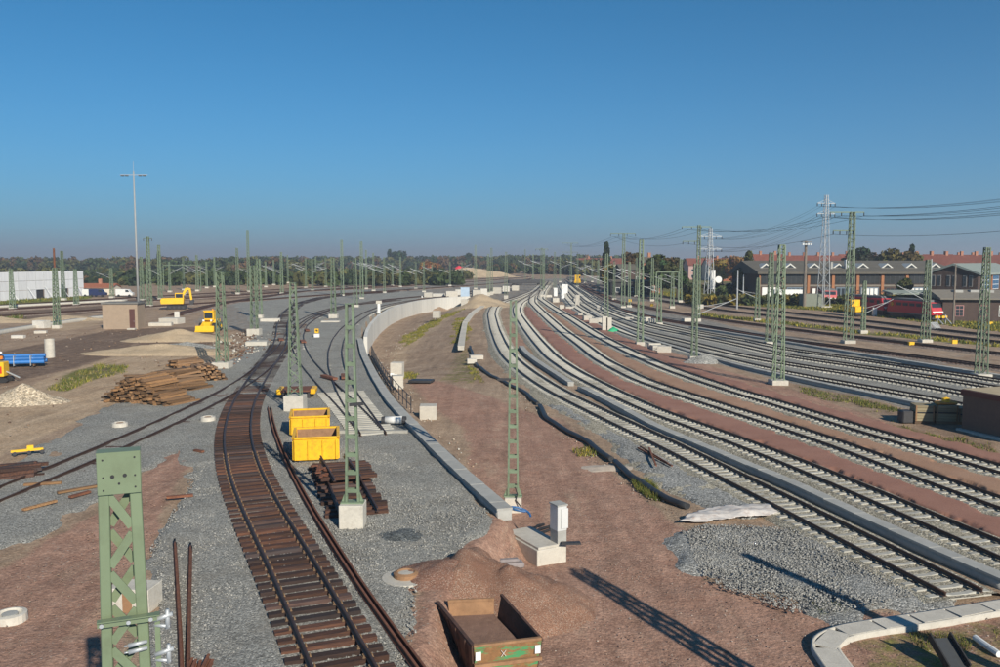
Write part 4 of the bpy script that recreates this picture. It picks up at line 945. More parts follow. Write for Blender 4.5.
# manhole
p = W(406,579,0); t = thing('manhole_shaft', 'concrete manhole ring with rusty cover frame in the gravel', 'manhole', (p.x,p.y,.02))
MB().lathe([(0,-.2),(.85,-.2),(.8,.05),(.45,.07),(0,.07)], n=24).build('ring', CONC, t, smooth=False)
MB().lathe([(.42,.05),(.42,.2),(.3,.24),(.26,.2),(.26,.05)], n=20).build('frame', RUSTTAN, t)
MB().lathe([(.26,.19),(0,.2)], n=20).build('cover', CONC, t)
for (x, y, lb) in ((120,427,'white concrete shaft cap in the gravel above the old track'), (208,421,'white concrete shaft cap beside the dark timber track'), (10,617,'buried concrete shaft cap in the red soil at the left edge')):
    p = W(x, y, 0); t = thing('shaft_cap', lb, 'manhole', (p.x,p.y,-.24 if x == 10 else -.08))
    MB().lathe([(.5,-.2),(.47,.36),(.36,.38),(.32,.3),(0,.28)], n=20).build('ring', CONC, t)
    MB().lathe([(.22,.29),(.22,.36),(0,.37)], n=16).build('lid', RUSTTAN if x != 10 else CONCG, t)
# concrete block behind the foreground mast
p = W(128,611,0); t = thing('concrete_block', 'pale concrete block stained with rust behind the foreground mast', 'block', (p.x,p.y,0), -.12)
MB().box((0,.4,.3), (1.35,.85,.75)).build('body', CONC, t, bevel=.02); MB().box((0,-.03,.25), (.3,.02,.6)).build('rust_stain_plate', RUSTTAN, t)
# rusty container
def container():
    zg = -1.25; z1 = .0
    t = thing('rusty_container', 'open rusty steel container with flaking green paint, bottom centre', 'container', (0,0,0))
    fl, fr = W(473.5,647,z1), W(541,639,z1); bl, br = W(449,603,z1), W(494,599,z1)
    fl.z = fr.z = z1; bl.z = br.z = .0
    bl = bl+(bl-fl)*.05; 
    dn = lambda p, c, k: Vector((p.x+(c.x-p.x)*k, p.y+(c.y-p.y)*k, zg))
    cen = (fl+fr+bl+br)/4
    FL, FR, BL, BR = [dn(p, cen, .12) for p in (fl, fr, bl, br)]
    pkl = bl.lerp(fl, .05)+Vector((-.35,0,.02)); pkr = br.lerp(fr, .08)+Vector((.12,0,.22))
    def slab(nm, a, b_, c, d, th, mat):
        n = (b_-a).cross(d-a).normalized()*th; m = MB(); m.add([a,b_,c,d,a+n,b_+n,c+n,d+n], [(0,1,2,3),(7,6,5,4),(0,4,5,1),(1,5,6,2),(2,6,7,3),(3,7,4,0)]); return m.build(nm, mat, t)
    fw_ = slab('front_wall', FL, FR, fr, fl, .06, CONT)
    slab('rear_wall', BL, BR, br, bl, -.06, RUSTTAN)
    slab('side_wall', FL, BL, pkl, fl, -.06, CONTD)
    slab('side_wall', FR, BR, pkr, fr, .06, CONTD)
    slab('earth_fill', dn(fl,cen,.08)+Vector((0,0,.55)), dn(fr,cen,.08)+Vector((0,0,.55)), dn(br,cen,.06)+Vector((0,0,.75)), dn(bl,cen,.06)+Vector((0,0,.75)), .05, mat_plain('dusty_earth_fill', (.2,.12,.09), .95, 0, .2, 3, (.3,.2,.15), .5, bmp=.03))
    m = MB(); m.beam(fl, fr, .1, .12); m.build('rim', RUSTTAN, t); m = MB(); m.beam(fl, pkl, .1, .1); m.build('rim', CONTD, t); m = MB(); m.beam(fr, pkr, .08, .08); m.build('rim', CONTD, t); m = MB(); m.beam(bl, br, .08, .08); m.build('rim', RUSTTAN, t)
    ex = (fr-fl).normalized(); nrm = Vector((ex.y,-ex.x,0))
    for zz in (.52,): m = MB(); m.beam(fl+nrm*.07+Vector((0,0,-zz)), fr+nrm*.07+Vector((0,0,-zz)), .1, .1); m.build('rib', RUSTTAN, fw_)
    for f in (.06,.43,.94):
        c = fl.lerp(fr, f)+nrm*.075+Vector((0,0,-.25)); 
        if f == .43:
            for s in (-1,1): m = MB(); m.beam(c-ex*.07+Vector((0,0,-.09*s)), c+ex*.07+Vector((0,0,.09*s)), .008, .025, up=nrm); m.build('chalk_cross', WHITE, fw_)
        else: m = MB(); m.box(c, (.16,.012,.24), rz=math.atan2(ex.y,ex.x)); m.build('white_patch', WHITE, fw_)
    for f in (.15,.4,.65,.88):
        a = fl.lerp(pkl, f); m = MB(); m.beam(a+Vector((-.04,0,0)), dn(fl,cen,.1).lerp(dn(bl,cen,.1), f)+Vector((-.06,0,0)), .1, .07); m.build('rib', CONTD, t)
def mat_flake(name, base, green, amt):
    m, n, b = newmat(name); co = opos(n); f = noise(n, co, 2.6, 6, .75)
    mp = N(n, 'ShaderNodeMapping'); mp.inputs['Scale'].default_value = (.8,.8,3.5); n.links.new(co, mp.inputs[0]); g = noise(n, mp.outputs[0], 1.6, 5, .7)
    c = mixc(n, base, tuple(q*.55 for q in base), mrange(n, f, .4, .65, 0, 1)); c = mixc(n, c, green, mrange(n, g, .5, .56, 0, amt))
    n.links.new(c, b.inputs['Base Color']); b.inputs['Roughness'].default_value = .8; return m
CONT = mat_flake('flaking_green_on_rust', (.3,.16,.07), (.05,.30,.12), .9); CONTD = mat_flake('dark_rust', (.10,.05,.035), (.03,.03,.032), .5)
container()
# black pipe along the gravel shoulder
def pipe(label, px, side, r, mat=BLACK, zoff=0.0, name='drain_pipe'):
    Q = smooth_path([G(x, y, side, .1) for x, y in px], .5, .8); z = TT(Q[:,0], Q[:,1])+zoff
    t_, r_ = frames(Q); Q = Q+r_*(fbm(Q[:,0], Q[:,1], 2.0, 2, 5)[:,None]*.12)
    pr = [(r*math.cos(a), r+r*math.sin(a)*.8) for a in np.linspace(0, 2*math.pi, 10, endpoint=False)]
    o = sweep(Q, z-.05, pr, mat, name, None, True, True); tag(o, label, 'pipe'); return o
MEMB = mat_plain('black_membrane', (.03,.032,.036), .5, 0, .3, 1.5)
pipe('long black rolled membrane lying along the gravel shoulder', [(470,345),(476,362),(489,374),(506,383),(524,392),(537,404)], 'R', .17, MEMB)
pipe('middle black rolled membrane edging the red soil', [(539.5,406),(548,420),(568,432),(590,443),(599,452),(614,461)], 'R', .19, MEMB)
pipe('nearest black rolled membrane ending at the white sheet', [(616,462),(632,477),(647,486),(668,500),(693,509)], 'R', .19, MEMB)
# crossed rusty bars
p = GR(655,462); t = thing('crossed_bars', 'two crossed rusty bars lying on the gravel shoulder', 'steel bars', (p.x,p.y,p.z+.15))
bp = lambda x, y, z: GR(x, y)-p+Vector((0,0,z))
for q1, q2, ww in ((bp(638,451,.05), bp(672,470,.08), .1), (bp(640,450,.09), bp(668,468,.12), .06), (bp(649,453,.18), bp(656,471,.15), .1)): m = MB(); m.beam(q1, q2, ww, .08); m.build('bar', RUST, t)
# heaps
def heap(name, label, cx, cy, side, rx, ry, h, mat, rz=0, seed=0, n=46, rough=.16, flat=1.0, p=None):
    p = p or G(cx, cy, side); u = np.linspace(-1.25, 1.25, n); X, Y = np.meshgrid(u, u); r = np.hypot(X, Y)
    rr = r+fbm(X, Y, .8, 4, seed)*.28; prof = np.clip(1-rr, 0, 1)**flat; z = h*prof*(1+fbm(X, Y, .5, 4, seed+3)*rough*1.6)+fbm(X*rx, Y*ry, .5, 3, seed+6)*.06*h*(prof > .02)-.12
    c, s = math.cos(rz), math.sin(rz); WX, WY = p.x+X*rx*c-Y*ry*s, p.y+X*rx*s+Y*ry*c
    z = z+TT(WX, WY); i = np.arange(n*n).reshape(n, n); f = np.stack([i[:-1,:-1], i[:-1,1:], i[1:,1:], i[1:,:-1]], -1).reshape(-1, 4); f = f[(prof.ravel()[f] > 0).any(1)]
    used, inv = np.unique(f, return_inverse=True)
    V = np.stack([WX-p.x, WY-p.y, z], -1).reshape(-1, 3)[used]; o = link(name, npmesh(name, V, inv.reshape(-1, 4), mat), None, (p.x, p.y, 0)); tag(o, label, 'heap'); return o
SANDM = mat_gravel('pale_sand', [(.42,.32,.21), (.5,.4,.28)], 25, .12, (.34,.25,.16), .4, .02, .25)
REDM = mat_gravel('red_gravelly_soil', [(.22,.115,.08), (.29,.165,.12), (.38,.29,.24)], 34, .16, (.28,.15,.11), .7, .03, .22)
REDP = mat_gravel('pale_red_soil', [(.26,.14,.095), (.33,.195,.135), (.4,.31,.25)], 34, .16, (.24,.125,.085), .7, .03, .22)
RUBM = mat_gravel('pale_rubble', [(.42,.34,.24), (.55,.47,.36)], 8, .15, None, 0, .06, .4)
heap('soil_heap', 'heap of red gravelly soil behind the rusty container', 508, 592, 'R', 2.9, 2.6, 1.75, REDP, .3, 3, p=Vector((.35,28.6,-1.3)))
heap('soil_heap', 'low spread of red soil between manhole and container', 455, 585, 'R', 2.2, 1.5, .75, REDM, .2, 8, p=Vector((-1.9,28.4,0)))
heap('sand_heap', 'pale sand heap in front of the wheel loader', 180, 340, 'L', 7.8, 3.2, 1.4, SANDM, 0, 5, flat=.85)
heap('sand_heap', 'flat pale sand heap behind the sleeper stacks', 160, 352.5, 'L', 8.5, 3.0, 1.0, SANDM, 0, 6, flat=.7)
heap('gravel_heap', 'grey gravel patch on the nearer sand heap', 188, 347, 'L', 4.0, 1.4, .8, GREY_N, 0, 16)
heap('rubble_heap', 'pale rubble heap at the left edge of the yard', 25, 402, 'L', 3.6, 2.0, 1.3, RUBM, .2, 7)
heap('sand_heap', 'small tan sand heap beyond the pale kerb at far left', 68, 320, 'L', 9, 3, 1.2, SANDM, 0, 9)
heap('sand_heap', 'tan soil heap at the left edge beyond the kerb', 0, 322, 'L', 7, 3, 1.2, SANDM, 0, 10)
heap('earth_bank', 'tan earth bank at the far end of the retaining wall', 478, 305, 'R', 9, 9, 2.6, SANDM, 0, 12)
heap('earth_bank', 'low tan embankment far beyond the masts near the red object', 466, 277, 'L', 30, 12, 6, SANDM, 0, 13)
heap('gravel_heap', 'small grey gravel heap at the foot of the mast', 704, 362, 'R', 2.6, 1.6, 1.0, GREY_N, 0, 14)
heap('gravel_heap', 'dark coarse gravel patch on the left gravel bed', 402, 537, 'L', 1.7, 1.7, .28, mat_gravel('dark_gravel', [(.09,.1,.1),(.16,.17,.17)], 12, .2, None, 0, .05, .5), .4, 15, flat=.7)
# white plastic sheet on a strip of red soil
def sheet():
    pts = [GR(x, y) for x, y in [(678,524),(700,513),(730,508),(775,507),(782,515),(760,519),(735,521),(705,525)]]
    x0, x1, y0, y1 = min(p.x for p in pts), max(p.x for p in pts), min(p.y for p in pts), max(p.y for p in pts)
    n = 60; X, Y = np.meshgrid(np.linspace(x0, x1, n), np.linspace(y0, y1, n)); sd = polysd(X, Y, pts)+fbm(X, Y, .6, 3, 4)*.2
    z = TT(X, Y)+.12+np.abs(fbm(X+Y*.4, Y*1.3, 1.5, 4, 2))*.24+.1*sstep(0, .6, sd)
    i = np.arange(n*n).reshape(n, n); f = np.stack([i[:-1,:-1], i[:-1,1:], i[1:,1:], i[1:,:-1]], -1).reshape(-1, 4); f = f[(sd.ravel()[f] > 0).all(1)]
    used, inv = np.unique(f, return_inverse=True); V = np.stack([X, Y, z], -1).reshape(-1, 3)[used]
    o = link('plastic_sheet', npmesh('plastic_sheet', V, inv.reshape(-1, 4), mat_plain('dirty_white_sheet', (.62,.58,.54), .75, 0, .2, 1.2, (.36,.24,.19), .75)))
    md = o.modifiers.new('t', 'SOLIDIFY'); md.thickness = .015; tag(o, 'crumpled dirty white plastic sheet beside the nearest right track', 'sheet')
sheet()
for x, y, lb in ((770,534,'small white plastic scrap on the loose gravel'), (797,540,'second small white scrap right on the loose gravel'), (610,467,'pale mortar spill on the red soil left of the membrane')):
    p = GR(x, y); r_ = 1.9 if x == 610 else .55
    o = heap('white_scrap', lb, x, y, 'R', r_, r_*.35 if x != 610 else 1.0, .2, mat_plain('white_scrap', (.7,.68,.66) if x != 610 else (.5,.42,.34), .8, 0, .2, 3), 0, int(x), 22); o['category'] = 'scrap'
# timber stacks
def timber(label, cx, cy, ax, nl, width, depth_rows, slope, seed, mat=WOODP, Ln=2.6):
    rs = random.Random(seed); p = G(cx, cy, 'L'); t = thing('sleeper_stack', label, 'timber stack', p, ax, 'stacks of old timber sleepers')
    me = MB().box((0,0,0), (.24,Ln,.155)).mesh('sleeper', mat)
    for row in range(depth_rows):
        for l in range(nl):
            n = int((width*(1-l/nl*slope))/.27)
            for i in range(n):
                x = (i-n/2+.5)*.27+rs.gauss(0,.03)+(row*.3)
                if rs.random() < .04: continue
                link('sleeper', me, t, (x, row*(Ln+.15)+rs.gauss(0,.16), .08+l*.165+rs.gauss(0,.012)), (rs.gauss(0,.045),rs.gauss(0,.04),rs.gauss(0,.085)))
    return t
timber('big heap of old timber sleepers with yellowish ends facing the camera', 148, 401, -.42, 12, 7.0, 1, .8, 1)
timber('middle stack of old sleepers lying behind the big heap', 178, 388, -.55, 9, 5.0, 1, .6, 2)
timber('rear stack of reddish sleepers beside the lattice mast block', 199, 380, .50, 8, 4.6, 1, .5, 3)
timber('low scattered stack of sleepers at the top of the timber yard', 186, 366, -.9, 4, 3.4, 1, .5, 4)
timber('dark bundle of sleepers at the left edge above the old track', 8, 476, -1.15, 3, 2.2, 1, .4, 5, WOODS)
p = G(28,456,'L'); t = thing('track_jack_frame', 'small yellow steel frame on the sleeper bundle at left', 'machine', (p.x,p.y,.1), .5); t.scale = (.62,.62,.62)
m = MB(); m.beam((-1.3,0,.35), (1.2,0,.35), .14, .16); m.beam((-1.3,.5,.3), (1.2,.5,.3), .14, .16); m.build('frame', YELLOWM, t)
for xx in (-1,.1,1.1): MB().cyl((xx,-.1,.15), (xx,.6,.15), .17, n=10).build('roller', DARK, t)
MB().box((.2,.25,.55), (.5,.35,.35)).build('motor', YELLOWM, t)
for i, (x, y, lb, L_) in enumerate([(43,486,'short rusty plank on the gravel below the old track', 1.6), (88,490,'tan plank pointing to the foreground mast', 2.6), (80,497,'small offcut lying among the gravel left of the mast', 1.0), (180,499,'T shaped rusty scrap on grey gravel', 1.1), (199,453,'small rusty scrap beside the dark timber track', .7)]):
    p = W(x, y, 0); o = MB().box((0,0,.06), (L_,.2,.1)).build('scrap_plank', WOODP if i in (0,1) else RUST, None, loc=(p.x,p.y,.06), rot=(0,0,[.25,.75,1.1,.35,-.6][i])); tag(o, lb, 'plank')
p = W(40,508,0); o = MB().box((0,0,.06), (.16,1.5,.1)).build('scrap_plank', WOODP, None, loc=(p.x,p.y,.06), rot=(0,0,-.5)); tag(o, 'narrow brown plank in the gravel at far left', 'plank')
# ------------------------------------------------------------------ left yard
TANW = mat_plain('tan_render', (.34,.26,.19), .9, 0, .1, 1.2, (.22,.17,.12), .35); ROOFG = mat_plain('grey_felt_roof', (.17,.165,.155), .9, 0, .15, 1, (.1,.1,.09), .4)
BROWND = mat_plain('brown_door', (.09,.035,.03), .6)
p = G(120.5,329,'L'); t = thing('small_hut', 'small flat roofed tan hut with brown door beside the lighting pole', 'hut', p, .08)
s_ = pxm(p); hw = 17/s_; hh = 25/s_
MB().b2(-hw,hw,0,3.4,-.1,hh).build('wall', TANW, t); MB().b2(-hw-.15,hw+.15,-.15,3.55,hh,hh+.25).build('roof', ROOFG, t)
dr = MB().b2(.55*hw-.02,.55*hw+.75,-.06,.02,.15,hh*.8).build('door', BROWND, t); MB().b2(.55*hw+.6,.55*hw+.66,-.1,-.06,1.1,1.2).build('handle', GALV, dr)
MB().b2(hw*.5,hw*.5+1.1,-1.0,-.05,-.1,.15).build('step', CONC, t)
# concrete ring stack
p = G(50,357,'L'); t = thing('concrete_pipe', 'upright pale concrete pipe standing alone on dark soil', 'pipe', p)
MB().lathe([(.5,-.1),(.5,1.95),(.4,1.95),(.4,1.7),(0,1.7)], n=20).build('pipe_shell', CONC, t, smooth=False)
# blue pipes
p = G(23,366,'L'); t = thing('blue_pipe_bundle', 'bundle of bright blue plastic pipes near the left edge', 'pipes', p, .25)
for i, (xx, zz) in enumerate([(-.35,.45),(0,.45),(.35,.45),(-.18,.75),(.18,.75),(.02,1.02)]):
    m = MB(); m.cyl((-2.0+.2*random.random(),xx*1.6,zz), (1.9+.2*random.random(),xx*1.6,zz), .19, n=10); m.build('pipe', BLUE, t)
for xx in (-1.3,1.2): MB().box((xx,0,.16), (.16,1.9,.2)).build('bearer', WOODP, t)
for xx in (-.6,.9): MB().box((xx,0,.6), (.06,1.75,1.0)).build('strap', GALV, t)
# mini machine at the left edge and its driver
p = G(-3,382,'L'); t = thing('compact_machine', 'small orange yellow machine cut by the left edge', 'machine', p, .15)
MB().b2(-1.6,.8,-.6,.6,.5,1.75).build('body', YELLOWM, t, bevel=.05); MB().b2(.1,.65,-.64,-.6,.8,1.4).build('red_panel', mat_plain('signal_red', (.6,.03,.02), .5), t)
for s in (-1,1): MB().prism([(-1.5,.08),(-1.3,0),(.9,0),(1.2,.2),(1.0,.42),(-1.4,.42)], 'y', s*.55-.17, s*.55+.17).build('track', BLACK, t)
MB().beam((.8,0,.9), (1.9,-.1,.35), .1, .1).build('arm', GALV, t)
def person(label, p, rz=0.0):
    pts = {'pel':(0,0,.95),'ch':(0,.02,1.35),'nk':(0,.02,1.52),'hd':(0,0,1.66),'tp':(0,0,1.78),'ls':(-.2,.02,1.43),'le':(-.27,-.02,1.15),'lh':(-.22,-.25,1.0),'rs':(.2,.02,1.43),'re':(.27,-.02,1.15),'rh':(.22,-.25,1.0),'lk':(-.11,-.02,.5),'lf':(-.12,.03,.06),'lt':(-.12,-.14,.04),'rk':(.11,-.02,.5),'rf':(.12,.03,.06),'rt':(.12,-.14,.04)}
    rad = {'pel':.16,'ch':.17,'nk':.06,'hd':.1,'tp':.07,'ls':.075,'le':.055,'lh':.04,'rs':.075,'re':.055,'rh':.04,'lk':.07,'lf':.05,'lt':.04,'rk':.07,'rf':.05,'rt':.04}
    ed = [('pel','ch'),('ch','nk'),('nk','hd'),('hd','tp'),('ch','ls'),('ls','le'),('le','lh'),('ch','rs'),('rs','re'),('re','rh'),('pel','lk'),('lk','lf'),('lf','lt'),('pel','rk'),('rk','rf'),('rf','rt')]
    k = list(pts); me = bpy.data.meshes.new('body'); me.from_pydata([pts[a] for a in k], [(k.index(a), k.index(b)) for a, b in ed], [])
    t = thing('person', label, 'person', p, rz); o = link('body', me, t); m = o.modifiers.new('s', 'SKIN'); o.modifiers.new('sub', 'SUBSURF').levels = 1; o.modifiers['sub'].render_levels = 1
    for i, a in enumerate(k): me.skin_vertices[0].data[i].radius = (rad[a], rad[a]); me.skin_vertices[0].data[i].use_root = (a == 'pel')
    me.materials.append(mat_plain('dark_workwear', (.03,.035,.05), .8))
    MB().lathe([(.145,1.68),(.14,1.76),(.1,1.83),(0,1.86)], n=12).build('helmet', WHITE, t, smooth=True)
    MB().lathe([(.175,1.12),(.185,1.3),(.17,1.42)], n=12).build('vest', mat_plain('hi_vis_vest', (.8,.22,.02), .7), t, smooth=True)
person('worker in dark clothes and white helmet behind the small machine at left', G(1.5,371,'L'), .4)
# excavator
p = G(177,309,'L'); S = 1.0; t = thing('excavator', 'yellow excavator seen from behind with folded arm, left of the fan of tracks', 'excavator', p, .25)
for s in (-1,1):
    tr = MB().prism([(-2.0,.15),(-1.7,0),(1.7,0),(2.0,.2),(1.8,.8),(-1.8,.8)], 'y', s*1.0-.3, s*1.0+.3).build('crawler', BLACK, t)
    for xx in (-1.3,-.4,.5,1.3): MB().cyl((xx,s*1.0-.33,.4), (xx,s*1.0+.33,.4), .22, n=10).build('roller', DARK, tr)
MB().box((0,0,.95), (1.6,1.6,.3)).build('turntable', DARK, t)
MB().prism([(-3.0,1.1),(1.4,1.1),(1.5,2.2),(-.4,2.35),(-2.9,2.3),(-3.1,1.8)], 'y', -1.35, 1.35).build('house', YELLOWM, t, bevel=.06)
cb = MB().prism([(-.2,2.2),(1.5,2.2),(1.5,2.9),(1.1,3.4),(-.2,3.4)], 'y', -1.3, -.3).build('cab', YELLOWM, t, bevel=.04); MB().b2(-.05,1.3,-1.33,-1.3,2.4,3.2).build('window', GLASS, cb)
m = MB(); m.beam((.6,.2,1.8), (2.0,.2,4.3), .5, .7, up=(0,1,0)); m.beam((2.0,.2,4.3), (2.7,.2,4.1), .45, .6, up=(0,1,0)); m.build('boom', YELLOWM, t)
m = MB(); m.beam((2.6,.2,4.3), (2.95,.2,1.6), .4, .45, up=(0,1,0)); m.build('dipper_arm', YELLOWM, t)
m = MB(); m.prism([(2.5,.9),(3.2,.9),(3.5,1.6),(3.2,1.95),(2.6,1.8)], 'y', -.4, .8); m.build('bucket', DARK, t)
m = MB(); m.cyl((1.0,.2,2.4), (2.3,.2,3.6), .1, n=8); m.build('hydraulic_ram', GALV, t)
# wheel loader facing the camera
p = G(207,332,'L'); t = thing('wheel_loader', 'small yellow wheel loader facing the sand heap with lowered bucket', 'wheel loader', p, .0)
for sx in (-1,1):
    for yy in (.6,2.7):
        wh = MB().cyl((sx*.95-.25,yy,.65), (sx*.95+.25,yy,.65), .65, n=16).build('wheel', BLACK, t); MB().cyl((sx*1.22-.02,yy,.65), (sx*1.22+.02,yy,.65), .3, n=10).build('rim', YELLOWM, wh)
MB().box((0,2.4,1.25), (1.7,2.2,.9)).build('engine_cover', YELLOWM, t, bevel=.06)
cb = MB().box((0,1.5,2.25), (1.4,1.3,1.3)).build('cab', YELLOWM, t, bevel=.08); MB().box((0,.84,2.3), (1.15,.03,.8)).build('windscreen', GLASS, cb); MB().box((0,1.5,2.98), (1.5,1.4,.14)).build('cab_roof', YELLOWM, cb)
MB().box((0,.5,1.0), (1.2,1.0,.8)).build('front_frame', YELLOWM, t, bevel=.04)
for sx in (-1,1): m = MB(); m.beam((sx*.5,.5,1.5), (sx*.6,-.9,.7), .18, .3); m.build('lift_arm', YELLOWM, t); MB().box((sx*.55,.3,1.65), (.25,.2,.25)).build('headlight', WHITE, t)
m = MB(); m.prism([(-1.6,.05),(-.75,.05),(-.7,.9),(-.95,.95),(-1.15,.3)], 'x', -1.3, 1.3); m.build('bucket', YELLOWM, t); MB().box((0,-1.5,.07), (2.6,.35,.07)).build('bucket_edge', DARK, t)
MB().cyl((.4,1.5,3.05), (.4,1.5,3.25), .1, n=8).build('beacon', mat_plain('amber', (.8,.3,.02), .3), t)
# white sheeted wall with struts
SHEETW = mat_plain('white_sheeting', (.66,.67,.70), .75, 0, .1, .6, (.48,.48,.5), .4, .05, streak=True)
pL, pR = G(-30,303,'L'), G(84,296,'L'); d = pR-pL; n = 13; t = thing('sheeted_wall', 'long white sheeted scaffold wall at the far left', 'wall', pL, math.atan2(d.y, d.x)); Lx = d.length
Hs = zat(pR, 270.5)
for i in range(n):
    w_ = Lx/n; x0 = i*w_+.06; x1 = (i+1)*w_-.06
    rows = [(0.0,1/3),(1/3,2/3),(2/3,1)]
    for r0, r1 in rows:
        if i in (7, 10) and r0 < .3: continue
        MB().b2(x0,x1,-.06+random.uniform(-.05,.05),.06,Hs*r0+.04,Hs*r1-.04).build('sheet_panel', SHEETW, t)
    MB().cyl((x0-.06,-.12,0), (x0-.06,-.12,Hs+.25), .05, n=6).build('scaffold_pole', GALV, t)
    if i % 2 == 0:
        m = MB(); m.cyl((x0,-.1,Hs*.45), (x0+.8,-2.0,0), .06, n=6); m.build('strut', GALV, t)
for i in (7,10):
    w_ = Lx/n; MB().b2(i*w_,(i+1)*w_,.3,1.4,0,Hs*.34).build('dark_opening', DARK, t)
# small brown house and vans beyond
def house(label, p, wd, dp, eave, ridge, rz, wallm, roofm, chim=1, wins=3, group=None, cat='house', floors=2, name='house'):
    t = thing(name, label, cat, p, rz, group)
    MB().b2(-wd/2,wd/2,0,dp,-.3,eave).build('wall', wallm, t)
    m = MB(); m.prism([(-.4,eave-.15),(dp/2,ridge),(dp+.4,eave-.15),(dp/2,ridge-.35)], 'x', -wd/2-.3, wd/2+.3); rf = m.build('roof', roofm, t)
    m = MB(); m.prism([(.05,eave),(dp-.05,eave),(dp/2,ridge-.36)], 'x', -wd/2+.02, wd/2-.02); m.build('gable', wallm, t)
    for c in range(chim):
        xx = -wd/2+wd*(c+.5)/chim; MB().b2(xx-.45,xx+.45,dp/2-.4,dp/2+.4,ridge-.6,ridge+1.3).build('chimney', CHIMB, rf)
    for f in range(floors):
        for i in range(wins):
            xx = -wd/2+wd*(i+.5)/wins; z0 = 1+f*2.9
            if z0+1.4 > eave: continue
            w_ = MB().b2(xx-.6,xx+.6,-.05,.03,z0,z0+1.4).build('window', WHITE, t); MB().b2(xx-.5,xx+.5,-.08,-.05,z0+.1,z0+1.3).build('pane', GLASS, w_)
    return t
CHIMB = mat_plain('chimney_brick', (.36,.17,.11), .9, 0, .15)
ROOFR = mat_plain('red_roof_tiles', (.17,.055,.038), .85, 0, .18, .8, (.1,.04,.03), .5, .2); BRICK = mat_plain('red_brick', (.28,.11,.075), .9, 0, .15, 1.2, (.16,.07,.05), .4); BRICKD = mat_plain('dark_sooty_brick', (.075,.05,.042), .9, 0, .2, .9, (.04,.03,.03), .4)
PALEW = mat_plain('pale_render', (.6,.55,.45), .9, 0, .08, 1); ORNG = mat_plain('orange_roof', (.3,.105,.055), .85, 0, .15)
p = G(96,294.5,'L'); house('low brown roofed house right of the white sheeting wall', p, 9, 7, 2.0, 3.2, .05, PALEW, ORNG, 1, 5, floors=1)
for x, lb, mt in ((97,'dark blue van parked before the low brown roofed house', (.02,.03,.09)), (90.5,'white van parked before the low brown roofed house', (.7,.7,.68)), (124,'white van parked right of the thin lattice masts',(.7,.7,.68))):
    p = G(x, 297, 'L'); t = thing('parked_van', lb, 'van', p, .1); c_ = mat_plain('van_paint', mt, .35, 0, .05)
    MB().prism([(-2.2,.4),(2.2,.4),(2.25,1.1),(1.6,1.3),(1.1,2.1),(-2.2,2.15)], 'y', 0, 1.8).build('body', c_, t, bevel=.05); MB().prism([(1.0,1.35),(1.45,1.35),(1.05,1.95),(.4,1.95),(.4,1.35)], 'y', -.02, 0).build('window', GLASS, t)
    for xx in (-1.4,1.4): MB().cyl((xx,-.02,.35), (xx,.25,.35), .36, n=12).build('wheel', BLACK, t)
# ------------------------------------------------------------------ right side: shed, locomotives, huts
WINDARK = mat_plain('shed_glass', (.03,.034,.036), .25, 0, .3, 1); ORP = mat_plain('orange_brick_pier', (.34,.15,.07), .9, 0, .15); SHR = mat_plain('shed_roof_felt', (.115,.105,.085), .9, 0, .15, .6, (.07,.065,.055), .4)
p0 = Vector((67.5,226,-.6)); Wd = 52.0
t = thing('engine_shed', 'long dark engine shed with pale triangular dormers along its roof', 'building', p0, .02)
EH = 7.6
MB().b2(0,Wd,.0,24,-.8,EH-.1).build('wall', BRICKD, t)
m = MB(); m.prism([(-1.0,EH-.55),(-1.0,EH),(14,EH+2.9),(25,EH-.2),(25,EH-.6)], 'x', -.6, Wd+.6); rf = m.build('roof', SHR, t)
MB().b2(0,Wd,-.12,0,3.8,4.25).build('lintel_band', mat_plain('grey_band', (.2,.18,.15), .9), t)
nb = 8
for i in range(nb):
    x0 = i*Wd/nb
    MB().b2(x0-.35 if i else .0,x0+.35,-.3,0,-.5,EH-.5).build('pier', ORP, t)
    w_ = MB().b2(x0+.7,x0+Wd/nb-.7,-.08,0,4.5,7.0).build('window', WINDARK, t)
    for k in range(1, 4): MB().b2(x0+.7+k*(Wd/nb-1.4)/4-.05,x0+.7+k*(Wd/nb-1.4)/4+.05,-.12,-.08,4.5,7.0).build('glazing_bar', DARK, w_)
    dm = [WHITE, BRICKD, mat_plain('door_blue_grey', (.12,.17,.22), .6)][(i*2) % 3 if i not in (0,3,4,6) else (0 if i == 0 else 2)]
    g = MB().b2(x0+.9,x0+Wd/nb-.9,-.1,0,-.5,3.6).build('gate', dm, t)
    if dm is not WHITE:
        for k in range(4): MB().b2(x0+1.2+k*1.1,x0+2.0+k*1.1,-.14,-.1,1.6,3.3).build('pane', GLASS if i % 2 else WHITE, g)
    xd = x0+Wd/nb*.5
    d_ = MB().prism([(xd-1.7,EH+.95),(xd+1.7,EH+.95),(xd,EH+2.25)], 'y', 4.3, 9).build('dormer', mat_plain('dormer_white', (.6,.6,.56), .7), rf)
    MB().prism([(xd-1.0,EH+1.1),(xd+1.0,EH+1.1),(xd,EH+1.85)], 'y', 4.22, 4.3).build('dormer_glass', WINDARK, d_)
MB().b2(24,25,3,4,EH,EH+3.2).build('chimney', GALV, rf); MB().b2(20,20.6,3,4,EH,EH+2.6).build('chimney', CONCG, rf)
